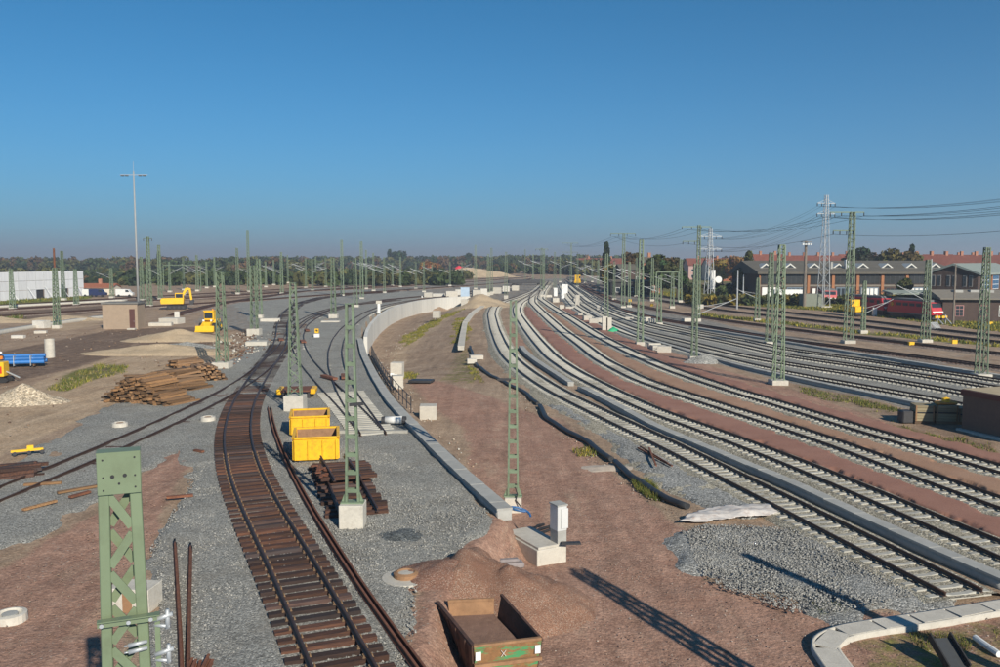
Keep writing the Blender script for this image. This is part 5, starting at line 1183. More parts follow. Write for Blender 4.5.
# gabled dark brick workshop
GRR = mat_plain('green_grey_roof', (.24,.28,.26), .8, 0, .08, .7); 
t = thing('brick_workshop', 'dark brick workshop with grey green roof and blue framed windows at right', 'building', (101.5,184,-1.1), .75)
MB().b2(0,26,0,10,-.5,8.6).build('wall', BRICKD, t); m = MB(); m.prism([(-.6,8.5),(5,10.6),(10.6,8.5),(10.6,8.1),(5,10.15),(-.6,8.1)], 'x', -.5, 26.5); m.build('roof', GRR, t)
m = MB(); m.prism([(0.02,8.6),(9.98,8.6),(5,10.3)], 'x', .02, 25.9); m.build('gable', BRICKD, t)
for k, yy in enumerate((1,2.2,4.3,5.5,7.4,8.6)):
    w_ = MB().b2(-.06,.02,yy,yy+.75,5.6,8.0).build('window', mat_plain('grey_window_frame', (.3,.29,.28), .7), t); MB().b2(-.1,-.06,yy+.12,yy+.63,5.75,7.85).build('pane', GLASS, w_)
for k in range(4):
    w_ = MB().b2(3+k*5.6,7.2+k*5.6,-.1,0,4.9,8.0).build('window', mat_plain('white_blue_frame', (.55,.6,.65), .6), t)
    for a in range(4):
        for b_ in range(3): MB().b2(3.15+k*5.6+a*1.0,4.0+k*5.6+a*1.0,-.14,-.1,5.05+b_*1.0,5.9+b_*1.0).build('pane', mat_plain('blue_glass', (.03,.11,.22), .2) if a+b_+k == 0 else bpy.data.materials['blue_glass'], w_)
for k in range(3): MB().b2(8.2+k*5.6,9.0+k*5.6,-.12,0,0,8.1).build('pier', ORP, t)
# low brick sheds in front
t = thing('low_brick_shed', 'low dark brick shed with wide grey felt roof at the right edge', 'building', (82,160,-1.25), -.12)
MB().b2(0,34,0,9,-.3,4.3).build('wall', BRICKD, t); m = MB(); m.prism([(-.9,4.25),(-.9,4.5),(5,5.9),(10,5.0),(10,4.6)], 'x', -.8, 35); rf = m.build('roof', mat_plain('brown_grey_felt', (.2,.18,.15), .9, 0, .12), t)
for xx in (2.2,6.2,9.8,14):
    w_ = MB().b2(xx,xx+1.5,-.06,.02,1.1,3.2).build('window', mat_plain('red_white_frame', (.4,.2,.19), .7) if xx < 9 else WHITE, t)
    for a in range(2):
        for b_ in range(3): MB().b2(xx+.12+a*.66,xx+.68+a*.66,-.1,-.06,1.2+b_*.66,1.75+b_*.66).build('pane', GLASS, w_)
for xx, yy in ((3,3),(6,3.2),(8.5,3)): MB().b2(xx,xx+1.6,yy,yy+1.2,4.9,5.9).build('rooflight', CONCG, rf)
t = thing('low_shelter_roof', 'long pale green canopy roof above the red locomotives', 'shelter', (78,172,-1.2), -.1)
m = MB(); m.prism([(-.2,4.6),(6,5.0),(6,5.3),(-.2,4.9)], 'x', 0, 14); m.build('roof', mat_plain('pale_green_felt', (.26,.3,.26), .9), t)
for xx in (.5,5,9.5,13.5): MB().b2(xx-.12,xx+.12,5.5,5.75,-.3,4.9).build('post', DARK, t)
p = G(998,321,'R'); t = thing('tan_wall_shed', 'pale tan gable end of a shed at the far right edge', 'building', p, -.12); MB().b2(-2.0,9,0,6,-.2,3.2).build('wall', mat_plain('tan_wall', (.36,.29,.2), .9), t); m = MB(); m.prism([(-.5,3.1),(3,4.0),(6.5,3.1),(6.5,2.9),(3,3.7),(-.5,2.9)], 'x', -2.4, 9.4); m.build('roof', SHR, t)
# locomotives
LRED = mat_plain('traffic_red', (.46,.014,.03), .5, 0, .08, 1, (.2,.02,.02), .25); LPINK = mat_plain('faded_red', (.6,.12,.12), .5, 0, .06); LGREY = mat_plain('loco_roof_grey', (.16,.16,.16), .7)
def loco(label, p, rz, L=16.5, mat=None):
    mat = mat or LRED
    t = thing('locomotive', label, 'locomotive', p, rz, 'parked electric locomotives')
    m = MB(); m.prism([(-L/2,1.1),(L/2,1.1),(L/2+.05,1.9),(L/2-.55,3.55),(-L/2+.55,3.55),(-L/2-.05,1.9)], 'y', -1.5, 1.5); bd = m.build('body', mat, t, bevel=.1)
    MB().prism([(-L/2+.6,3.55),(L/2-.6,3.55),(L/2-1.1,3.95),(-L/2+1.1,3.95)], 'y', -1.25, 1.25).build('roof', LGREY, t)
    MB().b2(-L/2+.4,L/2-.4,-1.3,1.3,.75,1.12).build('underframe', DARK, t)
    for s in (-1,1):
        for bx in (s*L*.29,):
            bg_ = MB().b2(bx-2.0,bx+2.0,-1.2,1.2,.35,.85).build('bogie', DARK, t)
            for w in (-1.4,0,1.4) if L > 17 else (-1.2,1.2):
                for q in (-1,1): MB().cyl((bx+w,q*.72-.06,.6), (bx+w,q*.72+.06,.6), .6, n=12).build('wheel', DARK, bg_)
        MB().box((s*(L/2-.33),0,2.95), (.06,2.5,.85), M=Matrix.Rotation(-s*.33, 3, 'Y')).build('windscreen', GLASS, bd)
        MB().box((s*(L/2+.045),0,1.75), (.06,2.6,.22)).build('white_stripe', WHITE, bd)
        for q in (-1,1):
            MB().cyl((s*L/2,q*.88,1.05), (s*(L/2+.55),q*.88,1.05), .2, n=10).build('buffer', DARK, t); MB().cyl((s*(L/2+.02),q*.95,1.55), (s*(L/2+.1),q*.95,1.55), .13, n=8).build('headlight', WHITE, bd)
            MB().box((s*(L/2-1.45),q*1.52,2.75), (.8,.06,.8)).build('cab_window', GLASS, bd)
    for q in (-1,1):
        for k in range(4): MB().box((-L*.22+k*L*.147,q*1.52,2.85), (1.3,.06,.55)).build('side_grille', DARK, bd)
        MB().box((0,q*1.515,1.15), (L-.6,.05,.16)).build('grey_sill', LGREY, bd)
    for s in (-1,1):
        m = MB(); m.beam((s*4.0,-.5,4.0), (s*5.2,-.5,4.5), .06, .06); m.beam((s*5.2,-.5,4.5), (s*3.9,-.5,4.8), .06, .06); m.beam((s*4.0,.5,4.0), (s*5.2,.5,4.5), .06, .06); m.beam((s*5.2,.5,4.5), (s*3.9,.5,4.8), .06, .06); m.beam((s*3.9,-.8,4.8), (s*3.9,.8,4.8), .06, .08); m.build('pantograph', DARK, t)
    return t
pf, pb_ = GR(940,322), GR(858,313)
d = (pb_-pf).normalized(); an = math.atan2(-d.y, -d.x)
LL = max(12.0, ((pb_-pf).length-1.2)/2); print('loco', LL)
c1 = pf+d*(LL/2+.5); loco('red electric locomotive, right hand one of the coupled pair', c1, an, LL); c2 = pf+d*(LL*1.5+1.6); loco('red electric locomotive, left hand one of the coupled pair behind the tall mast', c2, an, LL)
loco('faded red locomotive at the gate of the engine shed', Vector((80.6,214,-.7)), 1.35, 15, LPINK)
t = thing('freight_wagon', 'low white box wagon beside the dark end of the engine shed', 'wagon', Vector((70.5,213,-.7)), .1); MB().b2(-3.5,3.5,-1.3,1.3,1.2,3.6).build('body', WHITE, t); MB().b2(-3.6,3.6,-1.2,1.2,.7,1.2).build('underframe', DARK, t)
for xx in (-2.4,2.4): MB().cyl((xx,-.8,.45), (xx,.8,.45), .45, n=12).build('wheelset', DARK, t)
t = thing('shunting_vehicle', 'small yellow shunting vehicle left of the red locomotives', 'rail vehicle', GR(854,316), an); MB().b2(-2.0,2.0,-1.2,1.2,.9,2.0).build('body', YELLOWM, t, bevel=.05); cb = MB().b2(-1.6,.3,-1.15,1.15,2.0,3.3).build('cab', YELLOWM, t, bevel=.05); MB().b2(-1.3,.1,-1.2,-1.15,2.2,3.0).build('window', GLASS, cb)
for xx in (-1.2,1.2): MB().cyl((xx,-.8,.45), (xx,.8,.45), .45, n=12).build('wheelset', DARK, t)
t = thing('buffer_stop', 'yellow buffer stop in front of the right hand locomotive', 'buffer stop', GR(941,324), an); m = MB(); m.beam((0,-.9,0),(0,-.9,1.6),.2,.2); m.beam((0,.9,0),(0,.9,1.6),.2,.2); m.build('posts', GALV, t); MB().box((-.1,0,1.25),(.25,2.6,.4)).build('beam', YELLOWM, t); m = MB(); m.beam((1.6,-.9,0),(0,-.9,1.2),.15,.15); m.beam((1.6,.9,0),(0,.9,1.2),.15,.15); m.build('stays', GALV, t)
t = thing('track_wheelset_frame', 'pile of galvanised frames near the mast right of the locomotives', 'steel frames', GR(933,330), .4)
for i in range(5): m = MB(); m.beam((-1.2+.3*i,-.3,.1),(-.4+.4*i,.3,1.3),.1,.1); m.beam((-.4+.4*i,.3,1.3),(.9+.2*i,-.2,.1),.1,.1); m.build('frame', GALV, t)
# wooden poles
for x, yb, yt, lb, mt in [(804,307,241,'brown lattice floodlight pole left of the slim pylon',None), (953,325,264,'grey wooden pole in front of the low brick shed',None), (929,320,259,'thin grey pole behind the mast right of the locomotives',None), (737,309,270,'thin pale pole at the grassy strip',None), (743,300,275,'thin pale signal pole left of the engine shed',None)]:
    p = GR(x, yb); H = zat(p, yt)-p.z; t = thing('slim_pole', lb, 'pole', p); wm = mat_plain('weathered_pole', (.2,.17,.14), .9) if x in (804,953) else GALV
    MB().cyl((0,0,-.2), (0,0,H), .42 if x == 804 else .2, .3 if x == 804 else .13, n=8).build('shaft', wm, t)
    if x == 804:
        MB().box((0,0,H-.2), (2.0,1.6,.12)).build('platform', wm, t)
        for k in (-.9,-.3,.3,.9): MB().box((k,-.8,H-.7), (.45,.3,.45)).build('floodlight', GALV, t)
# white drum / big signal
p = GR(712,298); t = thing('signal_drum', 'white upright drum with round shield beside the tall mast', 'signal', p); m = MB(); m.cyl((0,0,2.4),(0,0,7.6),.75,n=14); m.build('drum', WHITE, t, smooth=False); MB().cyl((0,0,0),(0,0,2.4),.15,n=8).build('post', GALV, t); MB().cyl((1.6,-.3,5.0),(1.6,.3,5.0),.9,n=16).build('shield', WHITE, t); m = MB(); m.beam((.7,0,5.),(1.6,0,5.),.15,.15); m.build('bracket', GALV, t)
# brown flat roofed hut at the right edge
p = GR(961.5,430); d = (GR(1000,439)-p).normalized()
t = thing('flat_roof_hut', 'brown flat roofed brick hut cut by the right edge', 'hut', p, math.atan2(d.y, d.x))
DKB = mat_plain('brown_brick_wall', (.15,.10,.075), .9, 0, .12, 3, (.1,.07,.05), .4); Hh = zat(p, 394.5)-p.z
MB().b2(0,8,0,6,-.2,Hh).build('wall', DKB, t); MB().b2(-.12,8.1,-.12,6.1,Hh,Hh+.35).build('fascia', mat_plain('red_brown_fascia', (.13,.04,.03), .7), t); MB().b2(-.1,8,0,6,Hh+.352,Hh+.40).build('roof', mat_plain('tan_roof', (.42,.34,.22), .9), t)
MB().b2(-.15,8.1,-.35,-.02,-.2,.12).build('plinth', CONC, t)
# pallets of crates
p = GR(916,424); t0 = None
for i, (dx, dy, w_, h_, lb) in enumerate([(0,0,1.3,1.15,'left wooden pallet crate with dark bands near the brown hut'),(1.55,-.1,1.5,1.15,'middle wooden pallet crate under the orange bundle'),(3.15,-.3,1.7,.98,'right wooden pallet crate beside the brown hut')]):
    t = thing('pallet_crate', lb, 'crate', (p.x+dx+.7, p.y+dy+.6, p.z), -.15, 'wooden crates by the brown hut')
    k_ = 6
    for j in range(k_): MB().box((0,0,.2+(j+.5)*h_/k_), (w_,1.25,h_/k_-.02)).build('board_row', WOODL, t)
    for s in (-.45,.45): MB().box((s*w_,-.64,.2+h_/2), (.1,.03,h_)).build('batten', WOODP, t)
    MB().box((0,0,.2+h_*.55), (w_+.04,1.3,.1)).build('strap', BLACK, t); MB().box((0,0,.09), (w_,1.2,.18)).build('pallet', WOODP, t)
t = thing('orange_bundle', 'orange and yellow bundle on top of the wooden crates', 'bundle', (p.x+2.3,p.y+.4,p.z+1.36)); MB().box((0,0,.12),(1.5,.6,.22)).build('roll', mat_plain('orange_mesh', (.75,.32,.06), .7, 0, .2), t, bevel=.08); MB().lathe([(.3,.2),(.28,.45),(0,.55)], n=10).build('sack', YELLOWM, t)
o = MB().box((0,0,.45),(.8,.9,.9)).build('dark_drum_box', DARK, None, loc=(p.x-.5,p.y+.6,p.z), bevel=.08); tag(o, 'dark covered box left of the wooden crates', 'box')
# ------------------------------------------------------------------ small blocks and cabinets in the middle distance
PALEB = mat_plain('weathered_pale_concrete', (.6,.58,.53), .9, 0, .15, 1.6, (.36,.32,.26), .5)
FB = 'white foundation blocks along the far tracks'
for i, (x, y, w_, h_) in enumerate([(428,297,2.2,1.2),(438,296.5,3.0,.8),(452,297,3.2,1.6),(460,295.5,2.6,1.7),(477,296.5,2.4,1.8),(484,294.5,2,1.7),(497,293,2.4,1.7),(506,291,2.2,1.6),(515,290,2.2,1.5)]):
    block(x, y, 'L', (w_,2.2,h_), ORD[i]+' white foundation block from the left beyond the retaining wall', random.uniform(-.2,.2), PALEB if i % 2 else CONC, FB)
for x, y, lb, d_ in [(398,388,'pale concrete block below the railing with dark sheet beside it',(1.0,1.2,1.1)),(396,378,'far pale block at the near foot of the retaining wall',(1.2,1.2,1.5)),(428,419,'pale concrete block with starter bars at the foot of the slope',(1.25,1.3,.95)),(436,317,'pale concrete cube in front of the retaining wall',(1.4,1.4,1.2)),(464,306.5,'pale block at the far end of the retaining wall',(1.5,1.5,1.6)),
                      (256,346,'pale concrete slab stack beside the paired masts',(2.5,2.0,.5)),(270,322,'long pale concrete slab pile right of the paired masts',(3.2,1.3,.55)),(330,322.5,'flat pale slab in front of the mast inside the curve',(3.0,1.6,.25)),(168,324,'heap of pale concrete kerbs right of the hut',(3.2,2.5,.9)),(160,326,'low pale slabs beside the lighting pole',(3.4,1.6,.5)),(177,321,'white standing concrete slab behind the loader',(.8,.5,1.6)),(17,338,'small white slab on the dark soil at far left',(1.6,.8,.35)),(40,333,'thin pale slab near the rusty tube mast',(1.6,.8,.3)),(38,328,'white concrete cube left of the rusty tube mast',(2.0,1.5,1.1)),(207,373,'round pale stone on the gravel next to the sleeper stacks',(1.0,.8,.4)),(477,358,'pale broken slab on the gravel near the membrane',(1.6,.9,.3)),(472,362,'pale bag of mortar at the membrane edge',(1.1,.7,.35))]:
    block(x, y, 'R' if x in (398,396,428,436,464,477,472) else 'L', d_, lb, random.uniform(-.25,.25), PALEB if 'white' in lb else CONC)
p = G(395,385,'R'); m = MB(); m.prism([(-1.2,-.5),(1.0,-.7),(1.3,.5),(-.8,.7)], 'z', .05, .3); o = m.build('dark_tarp', MEMB, None, loc=(p.x+2.3,p.y+1.5,p.z), bevel=.05); tag(o, 'crumpled dark tarpaulin between the pale blocks below the railing', 'tarpaulin')
for k, (x, y) in enumerate(((391,386),(396.5,387))):
    p = G(x, y, 'R'); o = MB().box((0,.1,.55),(.35,.25,1.3)).build('leaning_slab', WHITE, None, loc=(p.x,p.y,p.z), rot=(-.35,.1-.2*k,.1)); tag(o, ('left' if k == 0 else 'right')+' of two leaning white slabs by the wall foot', 'slab')
cab_lab = ['tall white signal cabinet where the tracks converge','white cabinet left of the tall one at the track fan','short white cabinet nearest the track fan','pale cabinet right of the track fan','grey cabinet beside the green sack','second grey cabinet beside the green sack','pale foundation left of the green sack']
for (x, y, d_), lb in zip([(565,294,(1.7,1.2,2.9)),(555.5,296,(1.0,.8,2.3)),(563,299,(.9,.8,2.3)),(577.5,306,(1.0,.8,2.6)),(605,331,(.9,.7,2.4)),(609,331,(.9,.7,2.2)),(600,323,(1.6,1.2,.9))], cab_lab):
    box_thing('signal_cabinet', 'cabinet', x, y, 'R', d_, lb, 0, WHITE if 'white' in lb else CONC)
FB2 = 'pale foundation blocks between the right hand tracks'
for i, (x, y) in enumerate(sorted([(549,297),(556,302),(562,309),(570,309),(578,316),(588,321),(594,324),(599,310),(576,301),(543,297.5),(629,320),(646,323),(652,324),(689,321),(700,309),(655,349),(660,350),(664,352)])):
    block(x, y, 'R', (random.uniform(1.1,2.0),random.uniform(.8,1.4),random.uniform(.5,1.1)), ORD[i]+' from the left of the pale foundation blocks scattered between the right tracks', random.uniform(-.4,.4), CONC, FB2)
p = GR(613,332); o = heap('green_sack', 'bright green plastic sack beside the grey cabinets', 613, 332, 'R', 1.1, .7, 1.0, mat_plain('green_plastic', (.02,.35,.16), .5, 0, .15), 0, 44, 18, flat=.6); o['category'] = 'sack'
p = GR(577.5,284); t = thing('yellow_track_machine', 'distant yellow track machine where the tracks vanish', 'rail vehicle', p, 1.2); t.scale = (.62,.62,.62); MB().b2(-3,3,-1.4,1.4,.8,2.2).build('body', YELLOWM, t); cb = MB().b2(-1.5,2,-1.4,1.4,2.2,6.0).build('cab', YELLOWM, t); MB().b2(-1.2,1.6,-1.45,-1.4,3.6,5.2).build('window', GLASS, cb)
for xx in (-2,2): MB().cyl((xx,-.8,.45), (xx,.8,.45), .45, n=10).build('wheelset', DARK, t)
p = G(526,285,'L'); t = thing('flat_wagon', 'dark low wagon standing on the far tracks at the centre', 'wagon', p, .15); MB().b2(-7,7,-1.3,1.3,1.0,2.1).build('body', DARK, t); MB().b2(-7,7,-1.2,1.2,.6,1.0).build('underframe', DARK, t)
for xx in (-5,5): MB().cyl((xx,-.8,.45), (xx,.8,.45), .45, n=10).build('wheelset', DARK, t)
p = G(459,270.5,'L'); o = heap('red_tarpaulin', 'bright red covered heap on the distant embankment', 459, 270.5, 'L', 5, 2.5, 4.5, mat_plain('bright_red', (.7,.03,.05), .5), 0, 3, 18, flat=.5); o['category'] = 'tarpaulin'
p = G(317,337.5,'L'); t = thing('point_indicator', 'small yellow and black point indicator between the curving tracks', 'signal', p); MB().box((0,0,.25),(.7,.5,.5)).build('base', WHITE, t); MB().box((0,0,.9),(.5,.3,.6)).build('lantern', YELLOWM, t); MB().box((.03,-.17,.95),(.3,.03,.18),M=Matrix.Rotation(.6,3,'Y')).build('arrow', BLACK, t)
p = G(379,313,'L'); t = thing('dwarf_signal', 'white dwarf signal on top of the retaining wall curve', 'signal', p); MB().box((0,0,.9),(.5,.3,1.8)).build('post', WHITE, t); MB().box((0,0,2.1),(1.1,.35,.6)).build('head', CONC, t)
for x, y, lb in [(630,301.5,'small yellow marker post left of the brick building masts'),(652,306,'yellow marker box at the foot of the brick building mast'),(912,346,'yellow marker on the brown ballast left'),(955,344,'yellow marker on the brown ballast right'),(991,325,'yellow marker near the right edge weeds'),(932,378,'orange marker plate on the grey gravel field')]:
    o = box_thing('marker_box', 'marker', x, y, 'R', (.7,.5,.55 if x != 932 else .15), lb, 0, YELLOWM)
o = box_thing('signal_box_grey', 'cabinet', 875, 316, 'R', (.8,.6,1.7), 'small white post cabinet before the red locomotives', 0, WHITE)
o = box_thing('sheet_shelter', 'tank', 813, 307, 'R', (4.5,3,3.0), 'grey green concrete tank left of the slim pylon', 0, mat_plain('green_grey_concrete', (.2,.22,.18), .9)); o['category'] = 'tank'
o = box_thing('white_sign_board', 'sign', 422, 297.5, 'L', (.3,.2,.4), 'tiny white post sign on the wall curve', 0, WHITE)
o = box_thing('blue_notice_board', 'sign', 465, 296.8, 'L', (2.4,.3,2.6), 'pale blue board standing before the white foundation blocks', 0, mat_plain('pale_blue_board', (.4,.52,.66), .5))
p = G(977,640,'R'); t = thing('dark_bin', 'dark tipped metal chute lying at the bottom right edge', 'metal chute', GR(955,672), .1); t.scale = (.8,.8,.8); MB().box((0,.4,.5),(.75,1.3,.06),M=Matrix.Rotation(.5,3,'X')).build('plate', mat_plain('dark_grey_sheet', (.08,.085,.09), .4, .3), t)
for s in (-1,1): MB().box((s*.4,.4,.6),(.06,1.4,.3),M=Matrix.Rotation(.5,3,'X')).build('side', BLACK, t)
a, b_ = GR(975,640), GR(999,657); o = MB().cyl((0,0,.08), (b_.x-a.x,b_.y-a.y,.08), .1, n=10).build('white_tube', WHITE, None, loc=a); tag(o, 'short white tube on the grass at bottom right', 'tube')
# ------------------------------------------------------------------ houses and trees
BLACKW = mat_plain('black_boards', (.03,.03,.033), .8, 0, .2, 1)
hr = 'red roofed terrace houses behind the engine shed'
for i in range(10):
    p = Vector((108+i*12.2-0, 345+i*1.5, -.4)); house(ORD[i]+' from the left of the red tiled terrace houses behind the engine shed', p, 12, 10, 8.2, 12.1+(.5 if i % 3 == 0 else 0), .03, BRICK if i % 2 else PALEW, ROOFR, 2, 3, hr)
for i in range(11):
    p = Vector((152+i*11.2, 306+i*1.0, -.4)); house(ORD[i]+' from the left of the red tiled terrace houses at the right edge', p, 11, 10, 8.2, 12.2, .02, BRICK, ROOFR, 2, 3, 'red roofed terrace houses at the right edge')
house('red brick building with dark roof among trees right of the vanishing point', Vector((46.2,262,-.2)), 6, 9, 9.6, 11.2, .1, BRICK, SHR, 1, 1, cat='building', name='brick_building')
house('dark sooty brick building left of the red brick building', Vector((40,262,-.2)), 7, 9, 7.4, 9.0, .1, BRICKD, SHR, 0, 2, cat='building', name='dark_building')
house('low black shed under the pale cantilever arms', Vector((38,250,-.2)), 12, 7, 4.0, 4.6, .05, BLACKW, SHR, 0, 3, cat='building', name='black_shed', floors=1)
for i, (x, D, wd, rz) in enumerate([(590,560,16,.1),(612,520,14,.0),(720,420,12,.1),(733,400,11,.0),(700,430,12,.05)]):
    house(['far orange house just right of the vanishing point','far pale house behind the cantilever arms','pale house behind the white signal drum','orange walled house left of the engine shed','pink walled house behind the tall mast'][i], Vector(((x-500)/865*D, D, 0)), wd, 10, 7, 10.5, rz, [ORNG,PALEW,PALEW,ORNG,mat_plain('pink_wall',(.45,.3,.28),.9)][i], ROOFR, 1, 3)
def mat_leaf(name):
    m, n, b = newmat(name); a = N(n, 'ShaderNodeAttribute', attribute_name='leafcol'); g = wpos(n); f = noise(n, g, .6, 4)
    hsv = N(n, 'ShaderNodeHueSaturation'); n.links.new(a.outputs['Color'], hsv.inputs['Color']); n.links.new(mrange(n, f, .3, .7, .75, 1.25), hsv.inputs['Value'])
    n.links.new(hsv.outputs[0], b.inputs['Base Color']); b.inputs['Roughness'].default_value = .8; b.inputs['Specular IOR Level'].default_value = .1; return m
LEAF = mat_leaf('foliage'); BARK = mat_plain('bark', (.07,.055,.04), .9)
def leaves(centers, radii, cols, n_per, size, seed):
    r = np.random.default_rng(seed); C = np.repeat(np.asarray(centers, float), n_per, 0); R = np.repeat(np.asarray(radii, float), n_per, 0); K = np.repeat(np.asarray(cols, float), n_per, 0); n = len(C)
    d = r.normal(size=(n,3)); d /= np.linalg.norm(d, axis=1)[:,None]; rad = r.uniform(.55, 1.0, n)**.6; P = C+d*R*rad[:,None]
    s = size*r.uniform(.6, 1.4, n); nn = d*.7+r.normal(size=(n,3))*.55; nn /= np.linalg.norm(nn, axis=1)[:,None]
    u = np.cross(nn, r.normal(size=(n,3))); u /= np.linalg.norm(u, axis=1)[:,None]; v = np.cross(nn, u)
    V = np.stack([P+u*s[:,None], P+v*s[:,None]*.75, P-u*s[:,None], P-v*s[:,None]*.75], 1).reshape(-1,3)
    col = K*r.uniform(.65, 1.35, n)[:,None]; col4 = np.concatenate([col, np.ones((n,1))], 1); return V, np.arange(4*n).reshape(-1,4), np.repeat(col4, 4, 0)
def tree(label, p, h, w, col, seed, kind='round', size=.35, n=2600, group=None):
    r = random.Random(seed); t = thing('tree', label, 'tree', p, 0, group)
    m = MB(); m.cyl((0,0,-.2), (0,0,h*.45), h*.025+.08, h*.012+.04, n=8)
    cs, rs = [], []; k = 16 if kind == 'round' else 12
    for i in range(k):
        if kind == 'round':
            a = r.uniform(0, 6.28); q = r.uniform(.15, .8)*w/2; z = r.uniform(.35, .88)*h; q *= (1-abs(z/h-.55)*.9); c = (q*math.cos(a), q*math.sin(a), z); rr = r.uniform(.16,.27)*w; R_ = (rr, rr, rr*.8)
        else:
            z = h*(.12+.86*i/k); q = w/2*(1-(i/k)**1.5)*.35; a = r.uniform(0,6.28); c = (q*math.cos(a), q*math.sin(a), z); rr = w/2*(1.05-i/k*.75); R_ = (rr*.8, rr*.8, h/k*1.1)
        cs.append(c); rs.append(R_)
        if i % 2 == 0: m.cyl((0,0,h*.3), (c[0]*.8,c[1]*.8,c[2]), .09, .03, n=5)
    m.build('trunk', BARK, t)
    V, F_, K = leaves(cs, rs, [tuple(ch*r.uniform(.75,1.25) for ch in col) for _ in cs], n//k, size, seed); link('crown', npmesh('crown', V, F_, LEAF, False, {'leafcol': K}), t)
GRN, OLV, YLW, ORA, BRW, DGR = (.05,.07,.027), (.085,.085,.032), (.2,.155,.03), (.2,.1,.03), (.105,.065,.035), (.03,.045,.024)
def tp(x, D, z=-.3): return Vector(((x-500)/865*D, D, z))
for i, (x, D, h, w_, col, kd, lb) in enumerate([
  (662,238,11.5,8,GRN,'round','broad green tree right of the red brick building'),(671,242,11,8,OLV,'round','olive green tree in the middle of the clump by the gantry'),(677,236,9,6,GRN,'round','lower green tree at the right end of the clump by the gantry'),(656,246,12,7,GRN,'round','tall green tree behind the red brick building'),
  (633,290,13,9,BRW,'round','brownish tree above the dark sooty building'),(606,330,17,5,DGR,'cone','tall dark poplar left of the brick buildings'),(607,300,9,6,YLW,'round','yellow autumn tree below the dark poplar'),
  (748,250,13,5.5,OLV,'cone','tall narrow green tree left of the engine shed'),(744,240,9,7,OLV,'round','wide olive tree left of the engine shed end wall'),(722,330,11,9,YLW,'round','yellow tree behind the white signal drum'),(738,320,11,10,ORA,'round','orange autumn tree left of the engine shed'),
  (858,300,15,12,DGR,'round','dark green tree above the middle of the shed roof'),(868,305,13,14,DGR,'round','second dark tree right above the shed roof'),(880,300,11,12,GRN,'round','low green tree above the shed roof near the chimneys'),
  (892,262,13,13,OLV,'round','large yellowish green tree behind the shed'),(904,266,12.5,12,OLV,'round','second yellowish green tree right behind the shed'),(910,320,16,4,DGR,'cone','dark pointed conifer above the shed roof'),
  (905,200,6.5,3.2,OLV,'round','small bush tree growing in front of the shed facade'),(428,560,8,11,ORA,'round','orange autumn tree on the far slope left of the embankment'),(437,580,7,9,ORA,'round','second orange autumn tree on the far slope'),
  (160,560,15,5,DGR,'cone','dark conifer rising above the left tree line'),(390,900,20,9,DGR,'cone','dark conifer pair left of the red covered heap'),(398,880,19,20,DGR,'round','tall dark tree group left of the red covered heap'),(469,880,17,13,DGR,'round','round dark tree right of the red covered heap')]):
    tree(lb, tp(x, D), h, w_, col, 100+i, kd, .3+.0009*D, 2600 if D < 400 else 1600)
# distant woods and hedges, one mass each
def wood(name, label, spans, seed, nper=70):
    r = random.Random(seed); cs, rs, ks = [], [], []
    for x0, x1, D0, D1, h0, h1, pal, n in spans:
        for i in range(n):
            D = r.uniform(D0, D1); x = (r.uniform(x0, x1)-500)/865*D; h = r.uniform(h0, h1); wv = h*r.uniform(.5,.8); gz = max(0, (D-500)*.0002)
            c = r.choice(pal); k = r.uniform(.7,1.2); col = tuple(q*k for q in c)
            cs.append((x, D, gz+h*.45)); rs.append((wv, wv, h*.5)); ks.append(col)
            cs.append((x+r.uniform(-.4,.4)*wv, D+1, gz+h*.75)); rs.append((wv*.6, wv*.6, h*.27)); ks.append(tuple(q*1.1 for q in col))
    V, F_, K = leaves(cs, rs, ks, nper, 1.25, seed); o = link(name, npmesh(name, V, F_, LEAF, False, {'leafcol': K})); tag(o, label, None, None, 'stuff')
PAL = [GRN, OLV, DGR, DGR, GRN, BRW, OLV]; PALA = PAL+[BRW, OLV]
wood('far_wood', 'long autumn coloured wood along the left horizon', [(-250,300,640,820,6,12,PALA,360),(250,520,800,1000,7,13,PAL,250),(130,330,560,640,5,10,PALA,130)], 3)
wood('far_wood_right', 'distant dark tree belt behind the houses', [(500,640,820,1000,9,14,PAL,120),(560,760,520,640,7,10,PALA,130),(490,610,560,680,4,7,PAL,90),(700,1250,560,700,8,12,PAL,180)], 4)
wood('hedge', 'dark green scrub along the far edge of the left yard', [(-200,470,430,520,2.0,5.0,[DGR,GRN,OLV,OLV],330),(-300,130,330,420,1.4,2.8,[OLV,DGR,BRW],200),(120,460,330,400,2.5,5.,[DGR,GRN,OLV],190)], 5, 50)
wood('hedge_right', 'scrub and weeds along the foot of the engine shed', [(690,960,206,212,.4,.9,[OLV,GRN,YLW],110),(690,770,232,262,1.2,2.6,[OLV,GRN,DGR],50)], 6, 40)
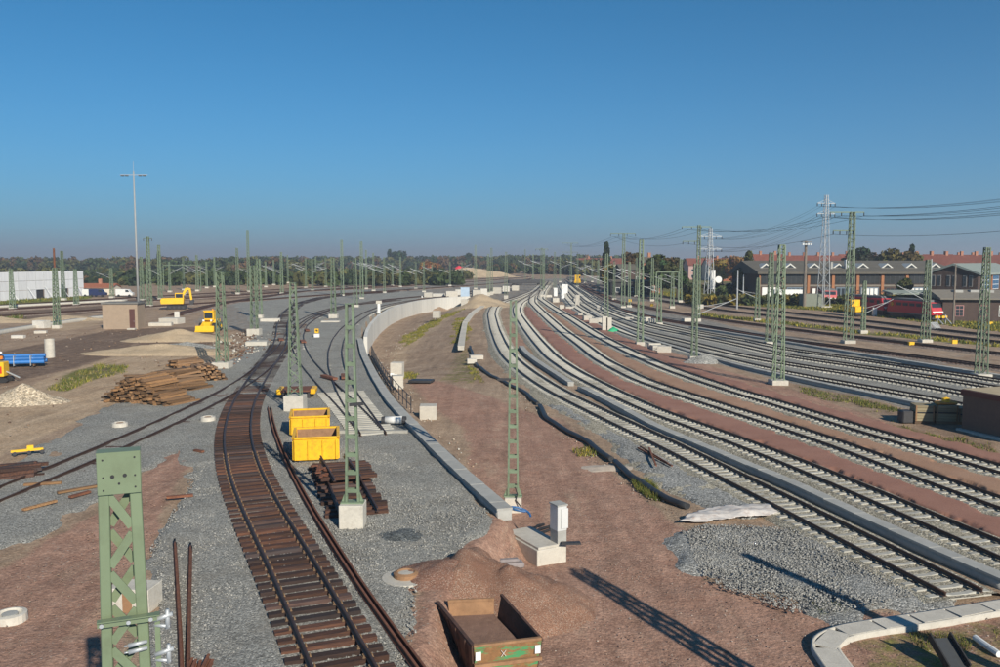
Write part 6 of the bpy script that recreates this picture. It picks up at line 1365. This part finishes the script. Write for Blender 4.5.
# grass and weeds
def weeds(name, label, polys, side, dens, h, cols, seed, size=.1):
    r = np.random.default_rng(seed); Vs, Ks = [], []
    for poly in polys:
        P = wp(poly, side); xs = [p.x for p in P]; ys = [p.y for p in P]; A = (max(xs)-min(xs))*(max(ys)-min(ys)); n = int(A*dens)
        X = r.uniform(min(xs), max(xs), n); Y = r.uniform(min(ys), max(ys), n); keep = (polysd(X, Y, P)+fbm(X, Y, 2.5, 3, seed)*1.2 > 0) & (fbm(X, Y, 1.5, 3, seed+1) > -.15); X, Y = X[keep], Y[keep]; n = len(X)
        Z = TT(X, Y)-.05; a = r.uniform(0, 6.28, n); hh = h*r.uniform(.4, 1.3, n); lean = r.normal(0, .35, (n,2))*hh[:,None]; w_ = size*r.uniform(.6,1.4,n)
        b0 = np.stack([X-np.cos(a)*w_, Y-np.sin(a)*w_, Z], -1); b1 = np.stack([X+np.cos(a)*w_, Y+np.sin(a)*w_, Z], -1); tpv = np.stack([X+lean[:,0], Y+lean[:,1], Z+hh], -1)
        Vs.append(np.stack([b0, b1, tpv], 1).reshape(-1,3)); c = np.asarray(cols)[r.integers(0, len(cols), n)]*r.uniform(.7,1.3,n)[:,None]; Ks.append(np.repeat(np.concatenate([c, np.ones((n,1))], 1), 3, 0))
    V = np.concatenate(Vs); K = np.concatenate(Ks); o = link(name, npmesh(name, V, np.arange(len(V)).reshape(-1,3), LEAF, False, {'leafcol': K})); tag(o, label, None, None, 'stuff')
GC = [(.10,.13,.03),(.16,.16,.04),(.07,.10,.025),(.22,.19,.06)]; YC = [(.30,.25,.03),(.22,.20,.04),(.14,.15,.04),(.34,.28,.05)]
weeds('weeds', 'green weeds growing on the spoil in the left yard', [[(48,389),(70,372),(100,364),(128,366),(118,374),(90,380),(66,391)]], 'L', 34, .3, GC+[(.3,.26,.05),(.3,.24,.14)], 1, .035)
weeds('weeds', 'bright green weeds beside the black membrane', [[(632,483),(640,481),(662,496),(664,503),(645,498)]], 'R', 420, .3, GC, 2, .018)
weeds('weeds', 'sparse weeds along the membrane and kerb trough', [[(572,448),(590,444),(598,455),(580,456)],[(455,318),(470,316),(472,330),(462,345),(452,340)],[(468,362),(478,372),(486,382),(478,384)],[(398,330),(440,312),(465,308),(440,318),(405,338)],[(396,368),(412,366),(416,378),(404,378)]], 'R', 70, .25, GC+YC, 3, .03)
weeds('weeds', 'grass in the soil beside the drainage channel at bottom right', [[(915,632),(955,625),(975,640),(950,662),(925,652)],[(985,610),(1005,608),(1005,640),(990,640)],[(815,605),(838,603),(840,614),(820,614)]], 'R', 260, .16, GC, 4, .015)
weeds('weeds', 'yellow flowering weed strip before the engine shed', [[(640,292),(720,303),(850,313),(1000,332),(1000,320),(850,304),(720,293)],[(700,316.5),(780,324),(860,333),(1000,347),(1000,344),(860,330.5),(780,321.5),(700,313)]], 'R', 14, .4, YC+GC, 5, .12)
weeds('weeds', 'green weeds between the crates and the gravel field', [[(785,384),(860,398),(905,410),(880,412),(800,392)],[(880,420),(1000,455),(1000,448),(900,425)]], 'R', 60, .2, GC, 6, .03)
weeds('weeds', 'rough grass in front of the white sheeting wall', [[(-60,309),(0,304),(90,298),(90,296.5),(0,301),(-60,305)],[(0,318),(20,315),(25,319),(0,322)]], 'L', 5, .5, GC, 7, .14)

# ------------------------------------------------------------------ loose stones: instanced over the nearest gravel
def stones(name, label, poly, side, dens, mats, seed, size=.045, zoff=.06):
    P = wp(poly, side); r = np.random.default_rng(seed); xs = [p.x for p in P]; ys = [p.y for p in P]; n = int((max(xs)-min(xs))*(max(ys)-min(ys))*dens)
    X = r.uniform(min(xs), max(xs), n); Y = r.uniform(min(ys), max(ys), n); k = polysd(X, Y, P)+fbm(X, Y, 3, 3, seed)*.8 > 0; X, Y = X[k], Y[k]; n = len(X)
    Z = TT(X, Y)+zoff
    o8 = np.array([(1,0,0),(-1,0,0),(0,1,0),(0,-1,0),(0,0,1),(0,0,-1)], float); f8 = np.array([(0,2,4),(2,1,4),(1,3,4),(3,0,4),(2,0,5),(1,2,5),(3,1,5),(0,3,5)])
    s = size*r.uniform(.6,1.5,(n,1,1)); sh = o8[None]*s*r.uniform(.6,1.2,(n,6,1)); a = r.uniform(0,6.28,n); c, q = np.cos(a)[:,None], np.sin(a)[:,None]
    x = sh[:,:,0]*c-sh[:,:,1]*q; y = sh[:,:,0]*q+sh[:,:,1]*c; z = sh[:,:,2]*.75
    V = np.stack([x+X[:,None], y+Y[:,None], z+Z[:,None]], -1).reshape(-1,3); F_ = (f8[None]+(np.arange(n)*6)[:,None,None]).reshape(-1,3)
    g = r.uniform(.65,1.15,n)[:,None]*np.asarray(mats)[r.integers(0,len(mats),n)]; K = np.repeat(np.concatenate([g, np.ones((n,1))], 1), 6, 0)
    ob = link(name, npmesh(name, V, F_, STONE, False, {'leafcol': K})); tag(ob, label, None, None, 'stuff')
STONE, _n, _b2 = newmat('loose_stone'); _a = N(_n, 'ShaderNodeAttribute', attribute_name='leafcol'); _n.links.new(_a.outputs['Color'], _b2.inputs['Base Color']); _b2.inputs['Roughness'].default_value = .9
GSC = [(.25,.25,.235),(.32,.32,.3),(.2,.2,.195),(.36,.35,.325)]
stones('gravel_stones', 'loose grey stones on the left gravel bed', [(150,690),(160,560),(185,470),(240,440),(360,440),(420,470),(490,512),(455,556),(418,620),(400,690)], 'L', 60, GSC, 1, .04, .05)
stones('gravel_stones', 'loose grey stones on the gravel at right foreground', [(672,532),(700,522),(770,528),(830,540),(900,570),(955,598),(880,604),(835,614),(800,615),(720,585)], 'R', 110, GSC, 2, .045, .09)
stones('earth_clods', 'stones and clods scattered over the red soil', [(430,640),(500,570),(560,540),(700,560),(830,610),(1000,600),(1000,690),(430,690)], 'R', 7, [(.34,.25,.2),(.26,.16,.12),(.32,.2,.15),(.42,.36,.31)], 3, .028, -.03)
stones('earth_clods', 'stones and clods scattered over the left red soil', [(-20,560),(60,528),(140,474),(186,440),(165,540),(148,600),(140,690),(-20,690)], 'L', 6, [(.34,.26,.2),(.26,.16,.12),(.32,.2,.15)], 4, .028, -.03)

stones('rubble', 'scattered rubble and scraps across the left yard', [(0,330),(100,330),(200,325),(235,345),(190,372),(110,398),(0,440)], 'L', .13, [(.36,.3,.24),(.3,.2,.13),(.16,.1,.07),(.3,.25,.2)], 5, .11, .0)
stones('rubble', 'scattered rubble beside the paired masts and gravel edge', [(215,340),(250,330),(285,335),(262,350),(235,365),(222,372)], 'L', 1.1, [(.55,.52,.46),(.2,.11,.07),(.12,.08,.06),(.4,.37,.32)], 6, .16, .06)
stones('rubble', 'small rubble along the foot of the slope and retaining wall', [(376,345),(400,325),(440,310),(445,314),(410,332),(392,352),(410,385),(440,425),(500,490),(490,495),(430,432),(395,392)], 'R', 1.2, [(.5,.43,.34),(.4,.3,.22),(.3,.2,.15),(.55,.52,.46)], 7, .08, .0)
stones('rubble', 'stones along the black membrane and the gravel shoulder edge', [(480,362),(510,386),(545,412),(600,455),(650,490),(690,512),(680,516),(640,496),(590,460),(535,415),(500,390)], 'R', 5, [(.5,.45,.38),(.36,.26,.2),(.25,.16,.12)], 8, .05, -.01)
# ------------------------------------------------------------------ thin autumn haze over the yard
hz, hn, hb = newmat('thin_haze'); hn.nodes.remove(hb)
pv = N(hn, 'ShaderNodeVolumePrincipled'); pv.inputs['Color'].default_value = (.78,.85,.95,1); pv.inputs['Density'].default_value = .00042; pv.inputs['Anisotropy'].default_value = .2
hn.links.new(pv.outputs[0], hn.nodes['Material Output'].inputs['Volume'])
hzo = MB().b2(-11000,11000,-60,9300,-6,45).build('haze', hz); tag(hzo, None, None, None, 'stuff')
print('objects', len(bpy.data.objects))
